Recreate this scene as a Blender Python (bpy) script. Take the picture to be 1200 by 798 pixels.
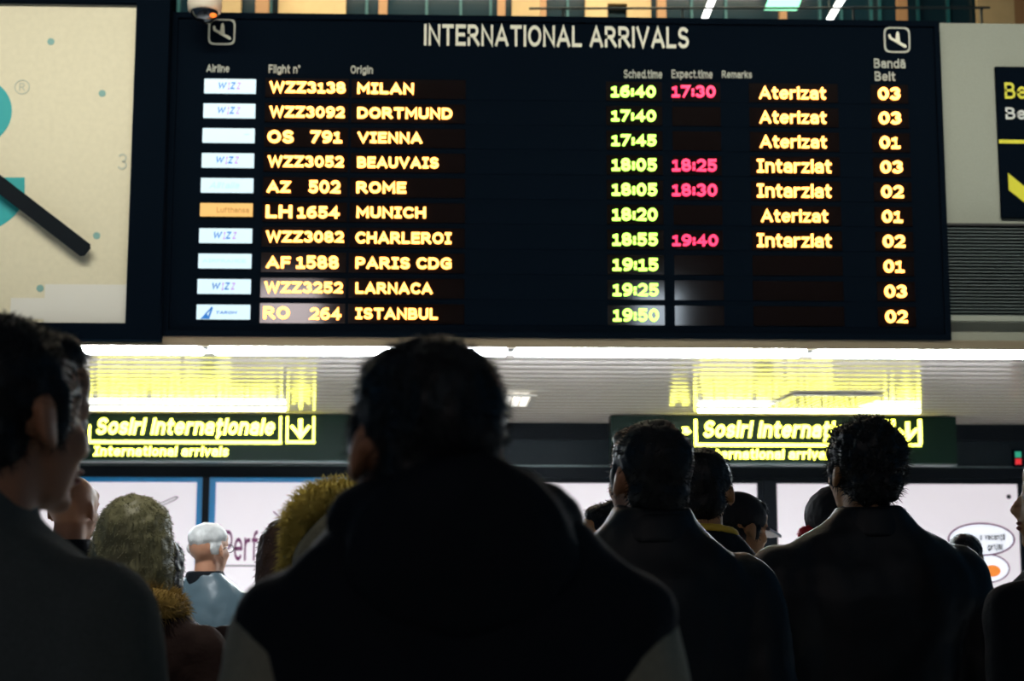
import bpy, bmesh, math, random
import numpy as np
from mathutils import Vector, Matrix, Euler, noise

random.seed(7); rng = np.random.default_rng(7)
S = bpy.context.scene
for o in list(bpy.data.objects): bpy.data.objects.remove(o)
COL = S.collection

# ------------------------------------------------------------------ camera
FPX, CX, CY = 1750.0, 600.0, 399.0
PITCH, YAW, ROLL = math.radians(7.643), math.radians(1.777), math.radians(0.066)
EYE = Vector((0, 0, 1.55))
_f = Vector((math.sin(YAW) * math.cos(PITCH), math.cos(YAW) * math.cos(PITCH), math.sin(PITCH)))
_r = Vector((math.cos(YAW), -math.sin(YAW), 0)); _u = _r.cross(_f)
_r2 = math.cos(ROLL) * _r + math.sin(ROLL) * _u
_u2 = -math.sin(ROLL) * _r + math.cos(ROLL) * _u
cam_d = bpy.data.cameras.new('camera'); cam = bpy.data.objects.new('camera', cam_d); COL.objects.link(cam)
cam_d.sensor_width = 36; cam_d.lens = FPX * 36 / 1200; cam_d.clip_end = 200
cam.matrix_world = Matrix(((_r2.x, _u2.x, -_f.x, EYE.x), (_r2.y, _u2.y, -_f.y, EYE.y), (_r2.z, _u2.z, -_f.z, EYE.z), (0, 0, 0, 1)))
cam_d.dof.use_dof = True; cam_d.dof.focus_distance = 4.35; cam_d.dof.aperture_fstop = 5.0
S.camera = cam

def ray(px, py):
    return _f + _r2 * ((px - CX) / FPX) + _u2 * ((CY - py) / FPX)
def P(px, py, Y):                       # point of a photo pixel on the vertical plane at depth Y
    d = ray(px, py); return EYE + d * ((Y - EYE.y) / d.y)
def PZ(px, py, Z):                      # point of a photo pixel on the level plane at height Z
    d = ray(px, py); return EYE + d * ((Z - EYE.z) / d.z)

# ------------------------------------------------------------------ exposure, world, lights
S.view_settings.view_transform = 'Standard'; S.view_settings.look = 'None'
S.view_settings.exposure = 0.0; S.view_settings.gamma = 1.0; S.view_settings.use_curve_mapping = False
S.cycles.use_denoising = True
S.cycles.max_bounces = 8; S.cycles.sample_clamp_indirect = 4.0
W = bpy.data.worlds.new('world'); S.world = W; W.use_nodes = True
W.node_tree.nodes['Background'].inputs[0].default_value = (0.012, 0.045, 0.085, 1)
W.node_tree.nodes['Background'].inputs[1].default_value = 1.0

LAMP_WASH, LAMP_WALKWAY, LAMP_CROWD, LAMP_UPPER = 46, 1100, 380, 420     # watts of the real lamps
STRIP_E, TUBE_E, SIGN_E, DOOR_E = 115.0, 6.0, 7.5, 0.60

# ------------------------------------------------------------------ materials
def mat(name, col, rough=.6, metal=0., emit=None, es=0., bump=0., scale=60., var=0., spec=.5, aniso=None, sheen=0.):
    m = bpy.data.materials.new(name); m.use_nodes = True
    nt = m.node_tree; b = nt.nodes['Principled BSDF']
    b.inputs['Base Color'].default_value = (*col, 1)
    b.inputs['Roughness'].default_value = rough; b.inputs['Metallic'].default_value = metal
    b.inputs['Specular IOR Level'].default_value = spec
    if sheen: b.inputs['Sheen Weight'].default_value = sheen
    if emit is not None:
        b.inputs['Emission Color'].default_value = (*emit, 1); b.inputs['Emission Strength'].default_value = es
    if bump or var:
        tc = nt.nodes.new('ShaderNodeTexCoord'); n = nt.nodes.new('ShaderNodeTexNoise')
        n.inputs['Scale'].default_value = scale; n.inputs['Detail'].default_value = 6
        nt.links.new(tc.outputs['Object'], n.inputs['Vector'])
        if bump:
            bp = nt.nodes.new('ShaderNodeBump'); bp.inputs['Strength'].default_value = bump; bp.inputs['Distance'].default_value = .01
            nt.links.new(n.outputs['Fac'], bp.inputs['Height']); nt.links.new(bp.outputs['Normal'], b.inputs['Normal'])
        if var:
            r = nt.nodes.new('ShaderNodeValToRGB')
            r.color_ramp.elements[0].color = (*[c * (1 - var) for c in col], 1); r.color_ramp.elements[1].color = (*[min(1, c * (1 + var)) for c in col], 1)
            r.color_ramp.elements[0].position = .3; r.color_ramp.elements[1].position = .7
            nt.links.new(n.outputs['Fac'], r.inputs['Fac']); nt.links.new(r.outputs['Color'], b.inputs['Base Color'])
    return m

M = dict(
    board=mat('board_black', (.0025, .005, .009), .6, spec=0.),
    frame=mat('frame_black', (.0025, .005, .009), .6, spec=0.),
    window=mat('display_window', (.006, .004, .004), .07, spec=.5),
    letter=mat('letter_cream', (.78, .76, .60), .6),
    head=mat('heading_grey', (.45, .46, .38), .6),
    amber=mat('led_amber', (.1, .04, .0), .5, emit=(1, .37, .07), es=6.5),
    green=mat('led_green', (.03, .1, .0), .5, emit=(.48, 1, .11), es=3.8),
    red=mat('led_red', (.1, .0, .01), .5, emit=(1, .035, .11), es=2.6),
    tile=mat('tile_white', (.05, .06, .07), .4, emit=(.72, .93, 1), es=1.05),
    tile_y=mat('tile_yellow', (.05, .03, .01), .4, emit=(1, .56, .16), es=1.0),
    ink_b=mat('ink_blue', (.02, .2, .6), .5, emit=(.01, .13, .5), es=.45),
    ink_p=mat('ink_lilac', (.5, .2, .6), .5, emit=(.35, .16, .60), es=.6),
    ink_pale=mat('ink_pale', (.5, .7, .8), .5, emit=(.25, .60, .80), es=.7),
    ink_y=mat('ink_brown', (.3, .15, .03), .5, emit=(.5, .25, .06), es=.7),
    clock=mat('clock_beige', (.72, .66, .47), .7, var=.03, scale=30),
    teal=mat('teal_print', (.02, .36, .36), .6),
    dot=mat('teal_dot', (.22, .40, .36), .7),
    faint=mat('faint_print', (.50, .52, .42), .7),
    sticker=mat('pale_label', (.76, .74, .66), .5),
    hand=mat('hand_black', (.004, .007, .010), .6, spec=.1),
    wall=mat('fascia_grey', (.30, .32, .26), .75, bump=.15, scale=220, var=.06),
    grille=mat('grille_slat', (.10, .13, .125), .5),
    dark=mat('dark_panel', (.004, .006, .009), .5, spec=.1),
    dark2=mat('dark_panel_light', (.007, .012, .016), .45, spec=.15),
    brass=mat('edge_trim_bronze', (.42, .34, .22), .35, .6),
    slat=mat('soffit_slat', (.84, .78, .69), .10),
    slab=mat('slab_grey', (.2, .2, .2), .8),
    floor=mat('floor_tile', (.62, .60, .57), .3, var=.06, scale=3),
    strip=mat('strip_lamp', (.8, .9, 1), .4, emit=(.82, .92, 1), es=STRIP_E),
    tube=mat('tube_lamp', (1, 1, .95), .4, emit=(.95, 1, .92), es=TUBE_E),
    sign=mat('sign_green', (.004, .013, .009), .3, spec=.1),
    neon=mat('sign_yellow', (.5, .5, .05), .4, emit=(1, .95, .10), es=SIGN_E),
    door=mat('backlit_panel', (.5, .48, .5), .5, emit=(.92, .83, .88), es=DOOR_E),
    blue=mat('frame_blue_glow', (.0, .20, .46), .35, emit=None),  # blue glow along the dark door frames, put into their base colour
    violet=mat('violet_print', (.16, .015, .10), .5),
    greyprint=mat('grey_print', (.30, .28, .30), .5),
    bubble=mat('bubble_white', (.7, .7, .75), .5, emit=(.9, .92, 1), es=.75),
    orange=mat('orange_print', (.8, .22, .03), .5, emit=(1, .28, .04), es=.5),
    inkblack=mat('ink_black', (.01, .01, .015), .5),
    vent=mat('vent_white', (.84, .81, .74), .12),
    slot=mat('slot_black', (.01, .01, .01), .6),
    metal=mat('metal_grey', (.10, .13, .13), .4, .6),
    camwhite=mat('camera_white', (.75, .66, .52), .4),
    dome=mat('dome_glass', (.006, .008, .012), .04, spec=.7),
    orangeglint=mat('painted_glint_orange', (.8, .2, .02), .4, emit=(1, .2, .02), es=.9),
    bsign=mat('right_sign_black', (.0025, .005, .009), .6, spec=0.),
    signyellow=mat('right_sign_yellow', (.70, .66, .02), .5),
    signwhite=mat('right_sign_white', (.62, .64, .60), .5),
    lampR=mat('signal_red', (.3, .0, .0), .4, emit=(1, .05, .06), es=.6),
    lampG=mat('signal_green', (.0, .2, .1), .4, emit=(.05, .5, .32), es=.55),
    ubeige=mat('upper_beige', (.62, .47, .24), .7, var=.05, scale=6),
    upost=mat('upper_post', (.36, .20, .09), .6),
    uglass=mat('upper_glass', (.008, .030, .045), .15),
    uteal=mat('upper_teal', (.01, .12, .14), .5),
    utube=mat('upper_tube', (1, 1, 1), .4, emit=(1, .98, .95), es=5),
    ugreen=mat('upper_green_lamp', (.2, 1, .5), .4, emit=(.35, 1, .62), es=1.6),
    shop=mat('shop_window', (.8, .85, .9), .4, emit=(.75, .88, 1), es=14),
    shopw=mat('shop_window_warm', (.9, .85, .8), .4, emit=(1, .86, .86), es=14),
    white=mat('white_plastic', (.8, .82, .84), .45),
)

# ------------------------------------------------------------------ mesh helpers
class G:
    """collects verts and faces in world coordinates, several materials allowed"""
    def __init__(s): s.v = []; s.f = []; s.m = []; s.mats = []; s.smooth = False
    def mi(s, m):
        if m not in s.mats: s.mats.append(m)
        return s.mats.index(m)
    def add(s, V, F, m):
        o = len(s.v); k = s.mi(m)
        s.v += [tuple(p) for p in V]; s.f += [tuple(i + o for i in f) for f in F]; s.m += [k] * len(F); return s
    def box(s, a, b, m):
        x0, y0, z0 = a; x1, y1, z1 = b
        V = [(x0, y0, z0), (x1, y0, z0), (x1, y1, z0), (x0, y1, z0), (x0, y0, z1), (x1, y0, z1), (x1, y1, z1), (x0, y1, z1)]
        return s.add(V, [(0, 3, 2, 1), (4, 5, 6, 7), (0, 1, 5, 4), (1, 2, 6, 5), (2, 3, 7, 6), (3, 0, 4, 7)], m)
    def prism(s, poly, y0, y1, m):       # polygon of (x,z) extruded along depth
        n = len(poly); V = [(x, y0, z) for x, z in poly] + [(x, y1, z) for x, z in poly]
        F = [tuple(range(n)), tuple(range(2 * n - 1, n - 1, -1))] + [(i, i + n, (i + 1) % n + n, (i + 1) % n) for i in range(n)]
        return s.add(V, F, m)
    def slab(s, poly, z0, z1, m):        # polygon of (x,y) extruded along height
        n = len(poly); V = [(x, y, z0) for x, y in poly] + [(x, y, z1) for x, y in poly]
        F = [tuple(range(n - 1, -1, -1)), tuple(range(n, 2 * n))] + [(i, (i + 1) % n, (i + 1) % n + n, i + n) for i in range(n)]
        return s.add(V, F, m)
    def tube(s, a, b, r0, m, r1=None, n=14):
        a, b = Vector(a), Vector(b); r1 = r0 if r1 is None else r1
        d = (b - a).normalized(); q = d.to_track_quat('Z', 'Y'); V = []
        for p, r in ((a, r0), (b, r1)):
            for k in range(n):
                t = 2 * math.pi * k / n; V.append(p + q @ Vector((r * math.cos(t), r * math.sin(t), 0)))
        F = [(k, (k + 1) % n, (k + 1) % n + n, k + n) for k in range(n)] + [tuple(range(n - 1, -1, -1)), tuple(range(n, 2 * n))]
        return s.add(V, F, m)
    def ball(s, c, r, m, n=20, k=12, rot=None):
        r = (r, r, r) if not hasattr(r, '__len__') else r
        V = []; c = Vector(c)
        for i in range(1, k):
            t = math.pi * i / k
            for j in range(n):
                p = 2 * math.pi * j / n
                q = Vector((r[0] * math.sin(t) * math.cos(p), r[1] * math.sin(t) * math.sin(p), r[2] * math.cos(t)))
                if rot is not None: q = rot @ q
                V.append(c + q)
        top = Vector((0, 0, r[2])); 
        if rot is not None: top = rot @ top
        V += [c + top, c - top]
        F = []
        for i in range(k - 2):
            for j in range(n):
                F.append((i * n + j, (i + 1) * n + j, (i + 1) * n + (j + 1) % n, i * n + (j + 1) % n))
        a = len(V) - 2
        F += [(a, j, (j + 1) % n) for j in range(n)] + [(a + 1, (k - 2) * n + (j + 1) % n, (k - 2) * n + j) for j in range(n)]
        return s.add(V, F, m)
    def build(s, name, parent=None, origin=None, smooth=None):
        if origin is None: origin = ORIG.get(parent.name, Vector((0, 0, 0))) if parent else Vector((0, 0, 0))
        me = bpy.data.meshes.new(name)
        me.from_pydata([(x - origin.x, y - origin.y, z - origin.z) for x, y, z in s.v], [], s.f)
        for m in s.mats: me.materials.append(m)
        me.polygons.foreach_set('material_index', s.m)
        if smooth: me.polygons.foreach_set('use_smooth', [True] * len(me.polygons))
        me.update()
        bm = bmesh.new(); bm.from_mesh(me); bmesh.ops.recalc_face_normals(bm, faces=bm.faces[:]); bm.to_mesh(me); bm.free()
        o = bpy.data.objects.new(name, me); COL.objects.link(o)
        if parent: o.parent = parent; ORIG[o.name] = origin
        else: o.location = origin; ORIG[o.name] = origin
        return o
ORIG = {}
def root(name, loc, label, cat, group=None):
    o = bpy.data.objects.new(name, None); COL.objects.link(o); o.location = loc; o.empty_display_size = .1
    ORIG[o.name] = Vector(loc); return tag(o, label, cat, group)
def tag(o, label=None, cat=None, group=None, kind=None):
    if label: o['label'] = label
    if cat: o['category'] = cat
    if group: o['group'] = group
    if kind: o['kind'] = kind
    return o
def structure(o, label=None, cat=None):
    o['kind'] = 'structure'
    return tag(o, label, cat)

# a stroke alphabet of our own: centre lines drawn with a pen of chosen weight
def _arc(cx, cy, rx, ry, a0, a1, n=14):
    return [(cx + rx * math.cos(math.radians(a0 + (a1 - a0) * k / n)), cy + ry * math.sin(math.radians(a0 + (a1 - a0) * k / n))) for k in range(n + 1)]
def _O(w, h=1., y=0., n=20):
    return _arc(w / 2, y + h / 2, w / 2, h / 2, 90, 450, n)
XH = .72
_bowl = lambda w: _arc(w / 2, XH / 2, w / 2, XH / 2, 90, 450, 20)
FONT = {
 'A': (.74, [[(0, 0), (.37, 1), (.74, 0)], [(.13, .3), (.61, .3)]]),
 'B': (.6, [[(0, 0), (0, 1), (.32, 1)] + _arc(.32, .76, .22, .24, 90, -90)[1:] + [(0, .52)], [(.32, .52)] + _arc(.34, .26, .26, .26, 90, -90) + [(0, 0)]]),
 'C': (.64, [_arc(.37, .5, .37, .5, 48, 312, 20)]),
 'D': (.66, [[(0, 0), (0, 1), (.26, 1)] + _arc(.26, .5, .40, .5, 90, -90, 18) + [(0, 0)]]),
 'E': (.52, [[(.52, 1), (0, 1), (0, 0), (.52, 0)], [(0, .53), (.47, .53)]]),
 'F': (.5, [[(.5, 1), (0, 1), (0, 0)], [(0, .5), (.45, .5)]]),
 'G': (.7, [_arc(.38, .5, .38, .5, 48, 300, 20) + [(.68, .1), (.68, .46), (.42, .46)]]),
 'H': (.64, [[(0, 0), (0, 1)], [(.64, 0), (.64, 1)], [(0, .52), (.64, .52)]]),
 'I': (.36, [[(.18, 0), (.18, 1)], [(0, 1), (.36, 1)], [(0, 0), (.36, 0)]]),
 'i_plain': (0., [[(0, 0), (0, 1)]]),
 'L': (.5, [[(0, 1), (0, 0), (.5, 0)]]),
 'M': (.78, [[(0, 0), (0, 1), (.39, .3), (.78, 1), (.78, 0)]]),
 'N': (.64, [[(0, 0), (0, 1), (.64, 0), (.64, 1)]]),
 'O': (.74, [_O(.74)]),
 'P': (.56, [[(0, 0), (0, 1), (.30, 1)] + _arc(.30, .71, .26, .29, 90, -90)[1:] + [(0, .42)]]),
 'R': (.64, [[(0, 0), (0, 1), (.32, 1)] + _arc(.32, .74, .24, .26, 90, -90)[1:] + [(0, .48)], [(.28, .48), (.64, 0)]]),
 'S': (.58, [_arc(.29, .75, .27, .25, 35, 270, 14) + _arc(.29, .25, .29, .25, 90, -150, 14)[1:]]),
 'T': (.62, [[(0, 1), (.62, 1)], [(.31, 1), (.31, 0)]]),
 'U': (.62, [[(0, 1), (0, .3)] + _arc(.31, .31, .31, .31, 180, 360)[1:] + [(.62, 1)]]),
 'V': (.72, [[(0, 1), (.36, 0), (.72, 1)]]),
 'W': (1.06, [[(0, 1), (.25, 0), (.53, .95), (.81, 0), (1.06, 1)]]),
 'Z': (.6, [[(0, 1), (.6, 1), (0, 0), (.6, 0)]]),
 '0': (.58, [_O(.58)]),
 '1': (.44, [[(.04, .80), (.22, .84), (.24, 1), (.24, 0)], [(0, 0), (.46, 0)]]),
 '2': (.54, [_arc(.27, .73, .27, .27, 150, -20) + [(.5, .5), (0, 0), (.56, 0)]]),
 '3': (.54, [_arc(.25, .76, .26, .24, 140, -90) + _arc(.25, .26, .29, .26, 90, -145)[1:]]),
 '4': (.6, [[(.44, 0), (.44, 1), (0, .30), (.62, .30)]]),
 '5': (.54, [[(.5, 1), (.06, 1), (.06, .56)] + _arc(.25, .31, .29, .31, 110, -140)]),
 '6': (.57, [_arc(.40, .48, .40, .52, 80, 185, 10) + _arc(.285, .30, .285, .30, 180, 530, 18)]),
 '7': (.56, [[(0, 1), (.56, 1), (.14, 0)]]),
 '8': (.56, [_O(.50, .48, .52, 18) , _O(.56, .52, 0, 18)]),
 '9': (.57, [_arc(.17, .52, .40, .52, -100, 5, 10) + _arc(.285, .70, .285, .30, 0, 350, 18)]),
 ':': (.0, [[(0, .12), (0, .20)], [(0, .58), (0, .66)]]),
 '.': (.0, [[(0, 0), (0, .06)]]),
 '!': (.0, [[(0, 1), (0, .32)], [(0, 0), (0, .06)]]),
 '°': (.2, [_O(.2, .22, .78, 12)]),
 '-': (.3, [[(0, .5), (.3, .5)]]),
 'a': (.5, [_arc(.24, .50, .24, .22, 150, 0, 10) + [(.48, 0)], [(.48, .40)] + _arc(.24, .21, .24, .21, 80, 300, 12) + [(.48, .14)]]),
 'b': (.54, [[(0, 1), (0, 0)], _bowl(.54)]),
 'c': (.46, [_arc(.27, XH / 2, .27, XH / 2, 50, 310, 14)]),
 'd': (.54, [[(.54, 1), (.54, 0)], _bowl(.54)]),
 'e': (.54, [[(.02, .38), (.53, .38)] + _arc(.27, XH / 2, .27, XH / 2, 8, 310, 18)]),
 'f': (.34, [[(.12, 0), (.12, .78)] + _arc(.34, .78, .22, .22, 180, 95, 8), [(0, .70), (.34, .70)]]),
 'g': (.54, [_bowl(.54), [(.54, XH), (.54, -.02)] + _arc(.27, -.02, .27, .24, 0, -140, 10)]),
 'h': (.5, [[(0, 1), (0, 0)], [(0, .44)] + _arc(.25, .46, .25, .26, 160, 0, 10) + [(.5, 0)]]),
 'i': (.0, [[(0, 0), (0, XH)], [(0, .93), (0, 1)]]),
 'j': (.14, [[(.14, XH), (.14, -.08)] + _arc(0, -.08, .14, .16, 0, -90, 6), [(.14, .93), (.14, 1)]]),
 'k': (.48, [[(0, 1), (0, 0)], [(.44, XH), (.02, .34)], [(.14, .44), (.48, 0)]]),
 'l': (.0, [[(0, 0), (0, 1)]]),
 'm': (.82, [[(0, 0), (0, XH)], [(0, .44)] + _arc(.205, .48, .205, .24, 160, 0, 8) + [(.41, 0)], [(.41, .44)] + _arc(.615, .48, .205, .24, 160, 0, 8) + [(.82, 0)]]),
 'n': (.5, [[(0, 0), (0, XH)], [(0, .44)] + _arc(.25, .46, .25, .26, 160, 0, 10) + [(.5, 0)]]),
 'o': (.54, [_bowl(.54)]),
 'p': (.54, [[(0, XH), (0, -.26)], _bowl(.54)]),
 'r': (.32, [[(0, 0), (0, XH)], [(0, .42)] + _arc(.28, .42, .28, .28, 165, 80, 8)]),
 's': (.44, [_arc(.22, .54, .21, .18, 30, 270, 10) + _arc(.22, .18, .22, .18, 90, -150, 10)[1:]]),
 't': (.32, [[(.12, .95), (.12, .18)] + _arc(.30, .18, .18, .18, 180, 270, 6), [(0, .70), (.32, .70)]]),
 'u': (.5, [[(0, XH), (0, .26)] + _arc(.25, .26, .25, .26, 180, 360, 10) + [(.5, XH)], [(.5, .3), (.5, 0)]]),
 'v': (.5, [[(0, XH), (.25, 0), (.5, XH)]]),
 'x': (.48, [[(0, XH), (.48, 0)], [(0, 0), (.48, XH)]]),
 'z': (.44, [[(0, XH), (.44, XH), (0, 0), (.44, 0)]]),
}
FONT['ă'] = (.5, FONT['a'][1] + [_arc(.24, .98, .14, .12, 200, 340, 6)])
FONT['ț'] = (.32, FONT['t'][1] + [[(.2, -.16), (.15, -.28)]])
SANS_I = False
_tc = {}
def pen(pts, w):
    """outline of a polyline drawn with a flat pen of width w"""
    p = [np.array(q, float) for q in pts]
    q = [p[0]]
    for k in p[1:]:
        if np.hypot(*(k - q[-1])) > 1e-4: q.append(k)
    p = q; n = len(p); closed = np.hypot(*(p[0] - p[-1])) < 1e-3 and n > 3
    if closed: p = p[:-1]; n -= 1
    L = []; R_ = []
    for i in range(n):
        if closed: d0 = p[i] - p[i - 1]; d1 = p[(i + 1) % n] - p[i]
        else: d0 = p[i] - p[max(i - 1, 0)] if i else p[1] - p[0]; d1 = p[i + 1] - p[i] if i < n - 1 else d0
        d0 = d0 / np.hypot(*d0); d1 = d1 / np.hypot(*d1)
        n0 = np.array([-d0[1], d0[0]]); n1 = np.array([-d1[1], d1[0]]); m = n0 + n1; ml = np.hypot(*m)
        if ml < .35: m = n0; k = 1
        else: m = m / ml; k = min(1 / max(m @ n0, .3), 1.9)
        c = p[i].copy()
        if not closed and i == 0: c = c - d1 * w / 2
        if not closed and i == n - 1: c = c + d0 * w / 2
        L.append(c + m * k * w / 2); R_.append(c - m * k * w / 2)
    quads = [(i, (i + 1) % n) for i in range(n if closed else n - 1)]
    return L, R_, quads, closed
def glyphs(s, bold=.18, plain=False):
    key = (s, bold, plain)
    if key in _tc: return _tc[key]
    V, F = [], []; x = 0
    for ch in s:
        if ch == ' ': x += .42; continue
        w, st = FONT['i_plain'] if (ch == 'I' and plain) else FONT[ch]
        for si, pl in enumerate(st):
            L, R_, quads, closed = pen([(a * (1 - bold * .0) + x + bold / 2, bold / 2 + b * (1 - bold)) for a, b in pl], bold)
            o = len(V); n = len(L)
            for z_ in (0, 1 + .05 * si + .02 * (len(F) % 3)):
                V += [(q[0], q[1], z_) for q in L] + [(q[0], q[1], z_) for q in R_]
            for i, j in quads:
                a, b, c, d = o + i, o + j, o + n + j, o + n + i; T = 2 * n
                F += [(a, b, c, d), (d + T, c + T, b + T, a + T), (a, a + T, b + T, b), (c, c + T, d + T, d)]
            if not closed:
                F += [(o, o + n, o + 3 * n, o + 2 * n), (o + n - 1, o + 3 * n - 1, o + 4 * n - 1, o + 2 * n - 1)]
        x += w + bold + .13
    _tc[key] = (np.array(V), F)
    return _tc[key]
def text(g, s, x0, x1, z0, z1, yf, yb, m, bold=.18, shear=0., plain=False):
    """lettering filling the rectangle x0..x1, z0..z1, standing from yb forward to yf"""
    V, F = glyphs(s, bold, plain); V = V.copy()
    V[:, 0] += shear * V[:, 1]
    a = V.min(0); b = V.max(0); U = (V - a) / (b - a)
    g.add(np.c_[x0 + U[:, 0] * (x1 - x0), yb + U[:, 2] * (yf - yb), z0 + U[:, 1] * (z1 - z0)], F, m); return g
def ptext(g, s, px0, py0, px1, py1, Y, m, t=.006, bold=.18, shear=0., plain=False):
    a = P(px0, (py0 + py1) / 2, Y); b = P(px1, (py0 + py1) / 2, Y); c = P((px0 + px1) / 2, py0, Y); d = P((px0 + px1) / 2, py1, Y)
    # x scale from the vertical middle, height from the horizontal middle
    return text(g, s, a.x, b.x, d.z, c.z, Y - t, Y, m, bold, shear, plain)
def rect(g, px0, py0, px1, py1, Yf, Yb, m):
    a = P(px0, py1, Yf); b = P(px1, py0, Yf)
    return g.box((a.x, Yf, a.z), (b.x, Yb, b.z), m)
def disc_poly(cx, cz, rx, rz, a0=0, a1=360, n=40):
    return [(cx + rx * math.cos(math.radians(a0 + (a1 - a0) * k / n)), cz + rz * math.sin(math.radians(a0 + (a1 - a0) * k / n))) for k in range(n + (0 if a1 - a0 == 360 else 1))]
def ring(g, cx, cz, rx, rz, w, y0, y1, m, n=40, power=None):
    def pt(t, a, b):
        c, s_ = math.cos(t), math.sin(t)
        if power: c = math.copysign(abs(c) ** power, c); s_ = math.copysign(abs(s_) ** power, s_)
        return cx + a * c, cz + b * s_
    for k in range(n):
        t0, t1 = 2 * math.pi * k / n, 2 * math.pi * (k + 1) / n
        g.prism([pt(t0, rx, rz), pt(t1, rx, rz), pt(t1, rx - w, rz - w), pt(t0, rx - w, rz - w)], y0, y1, m)
    return g

# ================================================================== SETTING
YB = 9.2                                            # plane of the board's face
ZC = 2.745                                          # underside of the soffit
YD = 15.2                                           # wall with the doors
structure(G().box((-9, -9, -.1), (10, 22, 0), M['floor']).build('floor'))
g = G()
# bulkhead that carries the board, the clock and the signs
tr = P(1110, 27, 9.28).z
g.box((-5.5, 9.28, 2.80), (6.5, 9.50, tr), M['wall'])
structure(g.build('wall_front'))
structure(G().box((-5.5, 9.195, ZC - .004), (6.5, 9.258, 2.80), M['brass']).build('trim_1'))
g = G(); g.box((-5.5, 9.51, 2.80), (6.5, 17.9, 2.95), M['slab'])
structure(g.build('wall_upper_floor'))
# slatted soffit under the upper floor
g = G(); y = 9.62; k = 0
while y < YD:
    n = 5; w = .25
    pts = [(y + w * i / n, ZC - .0016 * math.sin(math.pi * i / n)) for i in range(n + 1)]
    V = [(-5.5, a, b) for a, b in pts] + [(6.5, a, b) for a, b in pts] + [(-5.5, y, ZC + .02), (-5.5, y + w, ZC + .02), (6.5, y, ZC + .02), (6.5, y + w, ZC + .02)]
    F = [(i, i + 1, i + 2 + n, i + 1 + n) for i in range(n)]
    q = 2 * (n + 1); F += [(q, q + 2, q + 3, q + 1), (0, n + 1, q + 2, q), (n, q + 1, q + 3, 2 * n + 1)]
    g.add(V, F, M['slat']); y += .29
g.box((-5.5, 9.21, ZC + .02), (6.5, YD, ZC + .05), M['slot'])
g.box((-5.5, 9.56, ZC - .005), (6.5, 9.62, ZC + .02), M['vent'])
structure(g.build('ceiling'))
# header above the doors
g = G()
z = lambda py: P(650, py, YD).z
g.box((-5.5, YD, z(515)), (6.5, YD + .2, ZC + .05), M['dark'])
g.box((-5.5, YD + .03, z(545)), (6.5, YD + .2, z(515)), M['dark2'])
g.box((-5.5, YD - .02, z(547)), (6.5, YD + .2, z(545)), M['metal'])
g.box((-5.5, YD, z(560)), (6.5, YD + .2, z(547)), M['dark'])
structure(g.build('wall_back'))
ZD = z(560)
# sliding doors with backlit panels
def door(n, px0, px1, fr, gap0=0, gap1=0):
    x0 = P(px0, 600, YD).x; x1 = P(px1, 600, YD).x
    r = bpy.data.objects.new('door_%d' % n, None); COL.objects.link(r); r.location = (x0, YD, 0); ORIG[r.name] = r.location.copy()
    structure(r)
    w = .06
    f = G(); m = fr
    f.box((x0, YD + .04, 0), (x0 + w, YD + .14, ZD), m); f.box((x1 - w, YD + .04, 0), (x1, YD + .14, ZD), m)
    f.box((x0 + w, YD + .04, ZD - .05), (x1 - w, YD + .14, ZD), m); f.box((x0 + w, YD + .04, 0), (x1 - w, YD + .14, .12), m)
    f.build('door_frame', r)
    G().box((x0 + w, YD + .07, .12), (x1 - w, YD + .11, ZD - .05), M['door']).build('door_panel', r)
    hd = G(); hx = x1 - w / 2; hd.tube((hx, YD - .01, .95), (hx, YD - .01, 1.25), .012, M['metal']); hd.box((hx - .01, YD - .01, .97), (hx + .01, YD + .04, .99), M['metal']); hd.box((hx - .01, YD - .01, 1.21), (hx + .01, YD + .04, 1.23), M['metal'])
    hd.build('door_handle', r)
    return r
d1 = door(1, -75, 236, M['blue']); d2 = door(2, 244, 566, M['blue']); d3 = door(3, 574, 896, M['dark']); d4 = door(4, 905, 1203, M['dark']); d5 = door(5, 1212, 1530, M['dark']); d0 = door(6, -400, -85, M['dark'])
g = G()
for a, b in ((236, 244), (566, 574), (896, 905), (1203, 1212), (-85, -75)):
    xa = P(a, 600, YD).x; xb = P(b, 600, YD).x
    g.box((xa, YD + .02, 0), (xb, YD + .2, ZD), M['dark'])
structure(g.build('trim_2'))
YP = YD + .068
g = G(); ptext(g, 'Perf', 262, 621, 302, 657, YP, M['violet'], .004, bold=.13)
c = P(256, 618, YP); g.prism(disc_poly(c.x, c.z, .03, .03), YP - .004, YP, M['violet'])
c = P(333, 604, YP); g.prism(disc_poly(c.x, c.z, .032, .032), YP - .004, YP, M['violet'])
a = P(320, 600, YP); b = P(328, 607, YP); g.prism([(a.x, a.z), (a.x + .01, a.z + .01), (b.x, b.z + .01), (b.x, b.z - .005)], YP - .004, YP, M['violet'])
rect(g, 262, 662, 300, 664, YP - .004, YP, M['greyprint'])
g.build('poster_print', d2)['label'] = 'violet lettering and grey line on the pale panel'
g = G()
a = P(188, 594, YP); b = P(206, 586, YP)
for dz in (0, .03):
    g.prism([(a.x, a.z + dz), (b.x, b.z + dz), (b.x, b.z + dz + .012), (a.x, a.z + dz + .012)], YP - .004, YP, M['greyprint'])
g.prism([(b.x, b.z), (b.x + .03, b.z + .03), (b.x, b.z + .042)], YP - .004, YP, M['greyprint'])
g.build('poster_print', d1)['label'] = 'thin grey sketch line on the pale panel'
g = G()
c = P(1150, 632, YP); s = (P(1188, 632, YP).x - c.x)
g.prism(disc_poly(c.x, c.z, s, .158), YP - .003, YP, M['bubble']); ring(g, c.x, c.z, s + .012, .17, .018, YP - .005, YP, M['violet'])
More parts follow.
